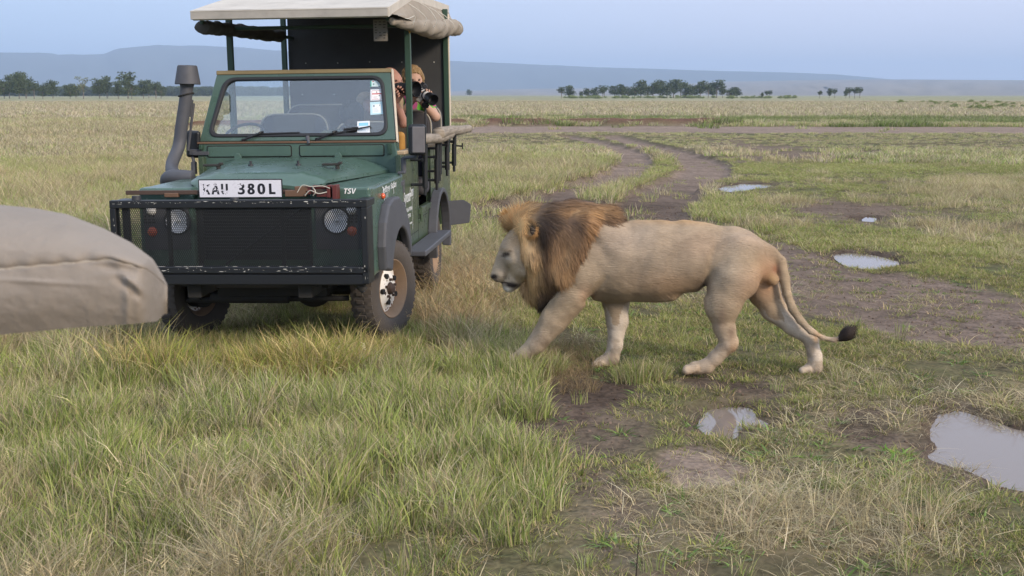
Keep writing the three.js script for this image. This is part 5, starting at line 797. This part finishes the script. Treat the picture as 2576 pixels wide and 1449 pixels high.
  const flow = (x, y, z) => { // which way the hair lies
    const a = (px, py) => L(px, py), top = y - a(1400, 575)[1], d = V(-.45, -.9, 0), fr = near(x, y, 1290, 560, 46, 40), sp = sstep(-.02, .12, top);
    d.lerp(V(-.95, .10, 0), sp * .85); d.lerp(V(.35, .45, 0), clamp(fr)); d.lerp(V(-.12, -1, 0), clamp(near(x, y, 1345, 670, 30, 90))); d.lerp(V(.05, -1, 0), clamp(near(x, y, 1378, 740, 36, 34))); return d.normalize();
  };
  const R = rng(404), hp = [], hn = [], hcol = [], hi2 = [], mp = mg.attributes.position, mn = mg.attributes.normal, up = V(), nn = V();
  const strand = (P, Nn, D, len, w, c, lift, segs = 4) => {
    const at = hp.length / 3, side = D.clone().cross(Nn).normalize().multiplyScalar(w); let q = P.clone(), dir = D.clone().addScaledVector(Nn, lift).normalize();
    for (let s = 0; s <= segs; s++) { const k = s === segs ? .08 : 1 - .62 * s / segs; hp.push(q.x - side.x * k, q.y - side.y * k, q.z - side.z * k, q.x + side.x * k, q.y + side.y * k, q.z + side.z * k); for (let e = 0; e < 2; e++) { hn.push(Nn.x, Nn.y, Nn.z); hcol.push(...c); } dir.addScaledVector(D, .35).addScaledVector(V(0, -1, 0), .10).normalize(); q.addScaledVector(dir, len / segs); }
    for (let s = 0; s < segs; s++) { const a = at + s * 2; hi2.push(a, a + 1, a + 2, a + 1, a + 3, a + 2); }
  };
  for (let i = 0; i < mp.count; i++) for (let q = 0; q < 3; q++) {
    const P = V(mp.getX(i), mp.getY(i), mp.getZ(i)); nn.set(mn.getX(i), mn.getY(i), mn.getZ(i)); if (P.z > .16 && R() < .5) continue; const ek = P.z < -.05 ? near(P.x, P.y, 1336, 574, 27, 32) : 0, short = 1 - .45 * sstep(.12, .42, ek);
    P.x += (R() - .5) * .012; P.y += (R() - .5) * .012; P.addScaledVector(nn, -.006); const cl = n3(P.x * 26, P.y * 11, P.z * 26), D = flow(P.x, P.y, P.z); D.x += (cl - .5) * .7 + (R() - .5) * .35; D.y += (R() - .5) * .35; D.z += (R() - .5) * .4; D.addScaledVector(nn, -D.dot(nn) * .75).normalize();
    strand(P, nn.clone(), D, lerp(.05, .115, R()) * (.75 + .5 * cl) * short, lerp(.0011, .0022, R()), maneColor(P.x, P.y, P.z, clamp(.15 + .8 * cl * .6 + .5 * (R() - .2))), lerp(.15, .6, R()));
  }
  // orange fringe round the ears
  for (const s of [-1, 1]) { const c = V(...L(1338, 578, s * .180)), q = new THREE.Quaternion().setFromUnitVectors(V(0, 1, 0), V(.55, .22, s * .85).normalize());
    for (let i = 0; i < 900; i++) { const a = R() * 6.283, rr = lerp(.040, .060, R()), P = V(Math.cos(a) * rr, lerp(-.02, .022, R()), Math.sin(a) * rr * 1.06).applyQuaternion(q).add(c), D = V(Math.cos(a), .55, Math.sin(a)).applyQuaternion(q).add(V(-.25, -.35, 0)).normalize(), n = V(Math.cos(a) * .4, .9, Math.sin(a) * .4).applyQuaternion(q), k = .6 + .7 * R(); strand(P, n, D, lerp(.012, .034, R()), .0013, [.46 * k, .24 * k, .085 * k], .2, 3); }
    for (let i = 0; i < 46; i++) { const a = 1.6 + R() * 3, rr = .030 * R() + .012, P = V(Math.cos(a) * rr, -.004, Math.sin(a) * rr).applyQuaternion(q).add(c), k = .7 + .5 * R(); strand(P, V(0, 1, 0).applyQuaternion(q), V(.6, .1, .3 * (R() - .5)).normalize(), lerp(.02, .035, R()), .0012, [.26 * k, .17 * k, .10 * k], .3, 3); } }
  const hair = new THREE.BufferGeometry(); hair.setAttribute('position', new THREE.BufferAttribute(new Float32Array(hp), 3)); hair.setAttribute('normal', new THREE.BufferAttribute(new Float32Array(hn), 3)); hair.setAttribute('color', new THREE.BufferAttribute(new Float32Array(hcol), 3)); hair.setIndex(hi2);
  part('mane', [mg, hair], new THREE.MeshStandardMaterial({ vertexColors: true, roughness: .75, side: THREE.DoubleSide }), lion, { keepUV: true, label: 'shaggy mane, orange at the face and dark brown behind' });
  // tail tuft
  { const T2 = [lc(2112, 853, 6, 2130, 842, 11), lc(2130, 842, 11, 2142, 831, 5)], tf = sdf(T2), [a, b] = bounds(T2, .02), tg = nets(tf, a, b, .008); const tp = tg.attributes.position, tn = tg.attributes.normal; hp.length = hn.length = hcol.length = hi2.length = 0; paint(tg, () => [.022, .015, .012]);
    for (let i = 0; i < tp.count; i++) for (let q = 0; q < 2; q++) { const P = V(tp.getX(i), tp.getY(i), tp.getZ(i)), n = V(tn.getX(i), tn.getY(i), tn.getZ(i)), c = .6 + .9 * R(); strand(P, n, V(-.75 + R() * .4, .45 + R() * .4, (R() - .5) * .7).normalize(), lerp(.02, .05, R()), .0012, [.026 * c, .016 * c, .013 * c], .5, 3); }
    const h2 = new THREE.BufferGeometry(); h2.setAttribute('position', new THREE.BufferAttribute(new Float32Array(hp), 3)); h2.setAttribute('normal', new THREE.BufferAttribute(new Float32Array(hn), 3)); h2.setAttribute('color', new THREE.BufferAttribute(new Float32Array(hcol), 3)); h2.setIndex(hi2);
    part('tail_tuft', [tg, h2], new THREE.MeshStandardMaterial({ vertexColors: true, roughness: .8, side: THREE.DoubleSide }), lion, { keepUV: true, label: 'black tuft at the tip of the tail' }); }
  // ears: furred cups opening forward and outward
  for (const s of [-1, 1]) { const c = L(1338, 578, s * .180), q = new THREE.Quaternion().setFromUnitVectors(V(0, 1, 0), V(.55, .22, s * .85).normalize());
    const e = part('ear', new THREE.SphereGeometry(.056, 28, 18, 0, 6.2832, 1.15, 2.0).scale(1, .62, 1.06).applyQuaternion(q), std([.34, .195, .085], .95, { side: THREE.DoubleSide, map: T.fur, bumpMap: T.furB, bumpScale: .006 }), lion, { label: 'rounded orange furred ear' }); e.position.set(...c);
    part('ear_hollow', new THREE.SphereGeometry(.040, 18, 10).scale(.75, .25, 1.0).translate(0, -.016, 0).applyQuaternion(q), std([.05, .032, .022], .95), e); }
  for (const s of [-1, 1]) { const c = L(1274, 638, s * .074); part('eye', xf(new THREE.SphereGeometry(.0135, 14, 10), { p: c }), phy([.05, .03, .012], .2, { clearcoat: .6 }), lion); }
  // whisker-short coat fringe along back, belly and legs
  hp.length = hn.length = hcol.length = hi2.length = 0; const bc = g.attributes.color, bn = g.attributes.normal;
  for (let i = 0; i < p.count; i++) { const P = V(p.getX(i), p.getY(i), p.getZ(i)), n = V(bn.getX(i), bn.getY(i), bn.getZ(i)); if (P.y < .02) continue; for (let rep = 0; rep < 3; rep++) { const Pq = P.clone().add(V((R() - .5) * .011, (R() - .5) * .011, (R() - .5) * .004)); const D = V(-.85, -.4 - .4 * (P.y < .45), 0); D.addScaledVector(n, -D.dot(n)).normalize(); D.z += (R() - .5) * .3; const c = .84 + .32 * R(); strand(Pq, n, D, lerp(.008, .017, R()), .0008, [bc.getX(i) * c, bc.getY(i) * c, bc.getZ(i) * c], .25, 1); } }
  const h3 = new THREE.BufferGeometry(); h3.setAttribute('position', new THREE.BufferAttribute(new Float32Array(hp), 3)); h3.setAttribute('normal', new THREE.BufferAttribute(new Float32Array(hn), 3)); h3.setAttribute('color', new THREE.BufferAttribute(new Float32Array(hcol), 3)); h3.setIndex(hi2);
  part('short_fur', h3, new THREE.MeshStandardMaterial({ vertexColors: true, roughness: .85, side: THREE.DoubleSide }), lion, { keepUV: true, kind: 'stuff' });
}
// ------------------------------------------------------------------ people in the truck (placed in the truck's own axes), with their cameras
const SKIN = { pink: [.40, .215, .165], fair: [.46, .29, .22], dark: [.075, .042, .030] };
function person(label, o) {
  const root = place(thing('person', label, 'person')), j = o.j, skinM = phy(o.skin, .55, { specularIntensity: .4 }), rc = (a, b, ra, rb, k = .02) => roundCone(a, b, ra, rb, k);
  const mid = (a, b, t) => a.map((q, i) => lerp(q, b[i], t));
  // head with brow, nose, lips, chin, ears: one surface with neck, trunk, arms, hands and legs
  const hd = j.head, fw = V(...o.face).normalize(), upv = V(...(o.up ?? [0, 1, 0])), rt = upv.clone().cross(fw).normalize(), u2 = fw.clone().cross(rt), hp = (x, y, z) => [0, 1, 2].map((i) => hd[i] + rt.getComponent(i) * x + u2.getComponent(i) * y + fw.getComponent(i) * z);
  const H = [rc(hp(0, .035, -.025), hp(0, .02, .018), .092, .080), rc(hp(0, .0, .03), hp(0, -.075, .055), .066, .040, .03), rc(hp(0, -.09, .062), hp(0, -.095, .07), .022, .018, .02), rc(hp(0, .018, .092), hp(0, -.018, .118), .010, .014, .012), rc(hp(-.035, .028, .082), hp(.035, .028, .082), .012, .012, .015), rc(hp(-.018, -.055, .098), hp(.018, -.055, .098), .008, .008, .008), rc(hp(-.045, -.01, .06), hp(-.05, -.03, .045), .026, .022, .02), rc(hp(.045, -.01, .06), hp(.05, -.03, .045), .026, .022, .02), rc(hp(0, -.05, -.02), j.neck, .056, .058, .03)];
  for (const s of [-1, 1]) H.push(rc(hp(s * .092, .018, -.012), hp(s * .090, -.022, -.002), .017, .012, .008));
  const cuts = [-1, 1].map((s) => ({ ...rc(hp(s * .033, .008, .092), hp(s * .036, .008, .092), .011, .011), cut: true }));
  const Bd = [rc(j.neck, j.chest, .062, .135, .05), rc(j.chest, j.hip, .145, .15, .05), rc(j.ls, j.rs, .075, .075, .05)];
  for (const [s, e, w] of [[j.ls, j.le, j.lw], [j.rs, j.re, j.rw]]) Bd.push(rc(s, e, .058, .044, .03), rc(e, w, .043, .029, .02));
  for (const [h, k, f] of [[j.lh, j.lk, j.lf], [j.rh, j.rk, j.rf]]) Bd.push(rc(h, k, .085, .06, .04), rc(k, f, .058, .042, .03), rc(f, [f[0], f[1] - .02, f[2] + .16], .045, .035, .02));
  const hands = []; // palm, four fingers of unequal length curling towards what is held, thumb from the side
  for (const [w, hv, cv] of [[j.lw, o.lhand, o.lcurl], [j.rw, o.rhand, o.rcurl]]) {
    const d = V(...hv).normalize(), c = V(...cv).normalize(), s = d.clone().cross(c).normalize(), P = (a, b, e) => [0, 1, 2].map((i) => w[i] + d.getComponent(i) * a + s.getComponent(i) * b + c.getComponent(i) * e);
    hands.push(rc(P(.02, -.018, 0), P(.085, -.022, .005), .022, .019, .015), rc(P(.02, .016, 0), P(.085, .022, .005), .021, .017, .015));
    [[-.033, .070], [-.012, .082], [.011, .076], [.031, .060]].forEach(([b, len]) => hands.push(rc(P(.088, b, .006), P(.088 + len * .48, b * 1.08, .018), .0095, .009, .004), rc(P(.088 + len * .48, b * 1.08, .018), P(.088 + len * .62, b * 1.08, .018 + len * .42), .009, .0082, .003), rc(P(.088 + len * .62, b * 1.08, .018 + len * .42), P(.088 + len * .42, b * 1.05, .022 + len * .68), .0082, .0075, .003)));
    hands.push(rc(P(.028, -.036, .008), P(.062, -.062, .026), .013, .0105, .008), rc(P(.062, -.062, .026), P(.088, -.060, .05), .0105, .009, .003));
  }
  const mesh = (prims, cell) => { const [a, b] = bounds(prims, .03); return nets(sdf(prims), a, b, cell); };
  part('body', [mesh([...H, ...cuts], .0052), mesh(Bd, .013), mesh(hands, .0048)], skinM, root);
  for (const s of [-1, 1]) part('eye', xf(new THREE.SphereGeometry(.0105, 12, 8), { p: hp(s * .034, .008, .081) }), phy([.05, .04, .035], .25), root);
  part('mouth', xf(rod(hp(-.02, -.056, .105), hp(.02, -.056, .105), .0028), {}), std(o.skin.map((q) => q * .55), .6), root);
  if (o.hair) { const h = []; const cap = rc(hp(0, .05, -.03), hp(0, .034, .004), .104, .094, .02); h.push(cap); if (o.bob) for (const s of [-1, 1]) h.push(rc(hp(s * .078, .03, .0), hp(s * .088, -.11, -.01), .034, .024, .03), rc(hp(s * .05, .0, -.06), hp(s * .055, -.12, -.05), .05, .035, .03), rc(hp(s * .055, .085, .05), hp(s * .086, .02, .045), .022, .014, .02)); h.push({ ...rc(hp(0, -.01, .10), hp(0, .0, .10), o.bob ? .076 : .085, .08), cut: true });
    const [a, b] = bounds(h, .02), f0 = sdf(h); part('hair', nets((x, y, z) => f0(x, y, z) + .012 * (n3(x * 90, y * 24, z * 90) - .5), a, b, .006), std(o.hair, .7, { map: T.cloth, bumpMap: T.furB, bumpScale: .004 }), root); }
  // clothes: shirt with sleeves, trousers
  const sh = [rc(mid(j.neck, j.chest, .35), j.chest, .085, .155, .05), rc(j.chest, j.hip, .165, .172, .05), rc(j.ls, j.rs, .086, .086, .05)]; for (const [s, e] of [[j.ls, j.le], [j.rs, j.re]]) sh.push(rc(s, mid(s, e, o.sleeve), .076, .066, .03));
  const [a, b] = bounds(sh, .03), f1 = sdf(sh), sg = nets((x, y, z) => f1(x, y, z) + .016 * (n3(x * 13, y * 13, z * 13) - .5), a, b, .012);
  if (o.print) paint(sg, o.print); part('shirt', sg, std(o.print ? [1, 1, 1] : o.shirt, .85, { map: o.print ? null : T.cloth, vertexColors: !!o.print, bumpMap: T.weave, bumpScale: .001 }), root);
  const tr = []; for (const [h, k, f] of [[j.lh, j.lk, j.lf], [j.rh, j.rk, j.rf]]) tr.push(rc(h, k, .1, .075, .04), rc(k, mid(k, f, .85), .073, .062, .03)); tr.push(rc(j.hip, [j.hip[0], j.hip[1] - .05, j.hip[2]], .165, .15, .05));
  part('trousers', mesh(tr, .014), std(o.trousers, .9, { map: T.cloth }), root);
  if (o.extra) o.extra(root, hp); return root;
}
const seated = (x, z, y, o = {}) => ({ hip: [x, y, z], lh: [x + .09, y - .02, z + .05], rh: [x - .09, y - .02, z + .05], lk: [x + .12, y + .02, z + .44], rk: [x - .12, y + .02, z + .44], lf: [x + .12, y - .28, z + .48], rf: [x - .12, y - .28, z + .48], ...o });
person('person with short dark hair and khaki shirt bowing behind the windscreen', { skin: SKIN.dark, face: [.30, -.62, .72], up: [.12, .85, .5], hair: [.012, .011, .011], sleeve: .75, shirt: [.20, .20, .105], trousers: [.09, .09, .06], lhand: [.2, -.5, .8], rhand: [-.1, -.5, .8], lcurl: [0, -1, -.3], rcurl: [0, -1, -.3],
  j: seated(.27, -1.36, 1.17, { head: [.345, 1.69, -1.13], neck: [.28, 1.585, -1.22], chest: [.25, 1.42, -1.28], ls: [.41, 1.53, -1.20], rs: [.10, 1.51, -1.24], le: [.52, 1.33, -1.10], lw: [.42, 1.22, -.98], re: [.02, 1.30, -1.14], rw: [.14, 1.20, -1.02] }) });
person('bald person in a tan shirt leaning out with a large black camera lens', { skin: SKIN.pink, face: [.80, -.05, .55], hair: null, sleeve: .30, shirt: [.33, .235, .14], trousers: [.12, .085, .06], lhand: [.55, .80, .25], rhand: [.9, .35, .3], lcurl: [.1, .2, 1], rcurl: [.2, -.3, .9],
  j: seated(.35, -2.25, 1.20, { head: [.545, 2.010, -1.93], neck: [.45, 1.88, -1.98], chest: [.36, 1.72, -2.05], ls: [.56, 1.83, -1.93], rs: [.27, 1.84, -2.10], le: [.66, 1.64, -1.84], lw: [.62, 1.83, -1.68], re: [.40, 1.76, -1.72], rw: [.54, 1.88, -1.66], lk: [.55, 1.18, -1.85], rk: [.30, 1.18, -1.83] }),
  extra: (r) => part('shoulder_strap', [tube([[.47, 1.86, -1.90], [.54, 1.76, -1.86], [.57, 1.62, -1.86], [.56, 1.48, -1.92]], .016, 20, 8), rbox(.16, .20, .10, .04, [.60, 1.46, -1.80])], std([.48, .25, .06], .8, { map: T.cloth }), r) });
{ const R = rng(12); person('person with blond bobbed hair and green patterned shirt aiming a white camera lens', { skin: SKIN.fair, face: [.42, -.05, .9], bob: true, hair: [.30, .19, .085], sleeve: .55, trousers: [.05, .05, .08], lhand: [.6, .75, .25], rhand: [.75, .6, .3], lcurl: [.4, -.2, .9], rcurl: [.3, -.2, .9],
  print: (x, y, z) => { const a = fbm(x * 26, y * 26 + z * 9, 2, 3), b = fbm(x * 30 + 9, y * 30, 2, 8); return a > .55 ? [.10, .36, .035] : b > .55 ? [.30, .05, .16] : b < .40 ? [.035, .035, .09] : [.06, .20, .04]; },
  j: seated(.56, -2.85, 1.24, { head: [.635, 2.025, -2.60], neck: [.61, 1.90, -2.66], chest: [.58, 1.74, -2.72], ls: [.74, 1.84, -2.66], rs: [.44, 1.83, -2.70], le: [.86, 1.68, -2.50], lw: [.745, 1.83, -2.36], re: [.48, 1.66, -2.46], rw: [.665, 1.84, -2.40] }) }); }
function kamera(label, base, dir, parts) { const c = place(thing('camera', label, 'camera')), g = new THREE.Quaternion().setFromUnitVectors(V(0, 1, 0), V(...dir).normalize()), put = (q) => q.applyQuaternion(g).translate(...base); parts(c, put); return c; }
kamera('long black telephoto camera held before the face of the bald person', [.545, 1.948, -1.76], [.80, -.03, .46], (c, put) => {
  part('camera_body', put(rbox(.15, .09, .12, .02, [0, -.02, 0])), M.rubber, c); part('lens_barrel', [put(lathe([[.001, .02], [.040, .02], [.042, .08], [.052, .10], [.054, .20], [.060, .22], [.060, .24]], 32)), put(xf(new THREE.TorusGeometry(.055, .004, 8, 32), { r: [Math.PI / 2, 0, 0], p: [0, .15, 0] }))], M.rubber, c);
  part('lens_hood', put(lathe([[.060, .23], [.068, .24], [.070, .33], [.066, .332], [.062, .25], [.001, .245]], 36)), M.black, c); part('front_glass', put(lathe([[.001, .262], [.04, .258], [.06, .25]], 28)), phy([.01, .01, .014], .08, { clearcoat: 1 }), c);
});
kamera('white and black zoom camera on a clamp aimed by the blond person', [.735, 1.925, -2.36], [.62, -.34, .70], (c, put) => {
  part('camera_body', [put(rbox(.13, .08, .10, .018, [0, -.02, 0])), put(rbox(.06, .06, .045, .012, [0, -.01, -.065]))], M.rubber, c); part('lens_barrel', [put(lathe([[.001, .02], [.038, .02], [.040, .05], [.043, .06], [.043, .155], [.046, .165]], 30))], std([.66, .64, .60], .5), c);
  part('focus_ring', [[.055, .075], [.10, .125]].map(([a, b]) => put(lathe([[.0435, a], [.0455, a + .002], [.0455, b - .002], [.0435, b]], 30))), M.rubber, c); part('lens_hood', put(lathe([[.046, .16], [.050, .17], [.056, .25], [.052, .252], [.046, .18], [.001, .175]], 32)), M.black, c);
  part('lens_foot', [put(rbox(.02, .06, .07, .006, [0, .09, .06]))], M.piping, c); part('clamp', [rod([.80, 1.865, -2.27], [.80, 1.77, -2.27], .018), rbox(.05, .04, .05, .01, [.80, 1.855, -2.27]), rbox(.06, .05, .03, .008, [.80, 1.79, -2.27]), rod([.77, 1.80, -2.25], [.84, 1.79, -2.25], .01), rod([.80, 1.78, -2.27], [.80, 1.42, -2.27], .010)], M.rubber, c);
});

// ------------------------------------------------------------------ canvas cushion of the photographer's own vehicle, litter, twig
{
  const Z = -1.30, at = (px, py, z) => { const d = rayDir(px, py), t = z / d.z; return [d.x * t, CAMH + d.y * t, z]; };
  const bot = [[-620, 930], [-300, 876], [0, 842], [200, 823], [330, 815], [396, 808], [412, 790]], seam = [[-620, 700], [-300, 690], [0, 681], [140, 669], [280, 655], [370, 680], [420, 718]], top = [[-620, 500], [-300, 505], [0, 515], [90, 524], [170, 539], [260, 574], [330, 610], [385, 652], [408, 690], [421, 716]];
  const yAt = (P, x) => { let k = 0; while (k + 2 < P.length && P[k + 1][0] < x) k++; const t = clamp((x - P[k][0]) / (P[k + 1][0] - P[k][0])); return lerp(P[k][1], P[k + 1][1], t); };
  const sec = (u, v) => { // u along the edge, v round the section: bottom, face, seam, crown, back
    const px = lerp(-620, 421, 1 - Math.pow(1 - u, 1.35)), end = sstep(330, 421, px), yb = yAt(bot, px), ys = yAt(seam, px), yt = Math.min(yAt(top, px), ys - .5);
    const fold = (cx, cy, w, ang, py) => { const c = Math.cos(ang), s = Math.sin(ang), a = (px - cx) * c + (py - cy) * s, b = -(px - cx) * s + (py - cy) * c; return Math.exp(-(b * b) / (w * w)) * Math.exp(-(a * a) / (w * w * 24)); };
    let py, z;
    if (v < .45) { const t = v / .45; py = lerp(yb, ys, t); z = Z + .012 * Math.sin(t * Math.PI) - .10 * end * end; }
    else if (v < .85) { const t = (v - .45) / .4, a = t * Math.PI / 2; py = lerp(ys, yt, Math.sin(a)); z = Z - .20 * (1 - Math.cos(a)) * (1 - .5 * end) - .006 * Math.exp(-t * 26) - .10 * end * end; }
    else { const t = (v - .85) / .15; py = lerp(yt, yb, t); z = Z - .20 * (1 - .5 * end) - .05 * Math.sin(t * 3.14) - .10 * end * end; }
    const bump = v < .85 ? .55 * (.009 * fold(300, 650, 12, .25, py) - .009 * fold(290, 676, 9, .15, py) + .010 * fold(330, 705, 10, .75, py) - .008 * fold(322, 725, 8, .7, py) + .006 * Math.exp(-(((px - 320) / 9) ** 2)) * (py > 700 ? 1 : 0) + .004 * Math.exp(-(((py - 712 + (px - 150) * -.06) / 7) ** 2)) * sstep(300, 120, px) + .007 * (fbm(px * .012, py * .02, 3, 5) - .5) + .003 * Math.sin(px * .11) * Math.exp(-(((py - ys + 8) / 16) ** 2))) : 0;
    return at(px, py, z + bump);
  };
  const cu = part('cushion', grid(150, 110, sec), std([.30, .255, .212], .92, { map: T.cloth, bumpMap: T.weave, bumpScale: .0035 }), null);
  tag(cu, 'tan canvas covered cushion corner jutting in from the left edge, close to the camera', 'cushion');
  const st = []; for (let i = 0; i < 26; i++) { const u0 = .30 + i * .019, v = .452, a = sec(u0, v), b = sec(u0 + .009, v); st.push(rod([a[0], a[1], a[2] + .0012], [b[0], b[1], b[2] + .0012], .0011, .0011, 5)); } part('stitching', st, std([.55, .5, .43], .9), cu, { kind: 'stuff' });
  const sm = Array.from({ length: 30 }, (_, i) => { const q = sec(.08 + i * .0275, .45); return [q[0], q[1] + .001, q[2] + .001]; }); part('seam', tube(sm, .0028, 60, 6), std([.42, .365, .30], .9, { map: T.cloth }), cu);
  const R = rng(3), lg = (seed, n, s) => { const r = rng(seed), q = []; for (let i = 0; i < n; i++) { const g = new THREE.PlaneGeometry(s, s * .7, 3, 3), p = g.attributes.position; for (let k = 0; k < p.count; k++) p.setXYZ(k, p.getX(k) + (r() - .5) * s * .3, p.getY(k) + (r() - .5) * s * .3, (r() - .5) * s * .5); g.computeVertexNormals(); q.push(xf(g, { p: [(r() - .5) * s * 1.8, s * .4 + r() * s * .3, (r() - .5) * s], r: [-1.2 * r(), r() * 3, r() * 3] })); } return q; };
  const lit = part('litter', lg(5, 4, .05), std([.72, .75, .82], .6, { side: THREE.DoubleSide }), null); lit.position.copy(G(165, 838)).add(V(0, .10, 0)); tag(lit, 'crumpled white scrap of litter in the grass under the cushion', 'litter');
  const lit2 = part('litter', lg(8, 2, .02), std([.72, .74, .78], .6, { side: THREE.DoubleSide }), null); lit2.position.copy(G(1108, 1060)).add(V(0, .05, 0)); tag(lit2, 'tiny white scrap of litter in the grass below the truck wheel', 'litter');
  const tw0 = G(1600, 1449); const tw = part('twig', [taperTube([[0, -.02, 0], [.004, .08, .0], [.010, .16, -.01]], (t) => .0035 * (1 - .6 * t), 12, 6), rod([.006, .09, 0], [.02, .115, -.01], .0015, .0008, 5)], std([.035, .028, .02], .9), null); tw.position.copy(tw0); tag(tw, 'thin dark upright twig at the bottom edge of the picture', 'twig');
}
renderer.render(scene, camera);
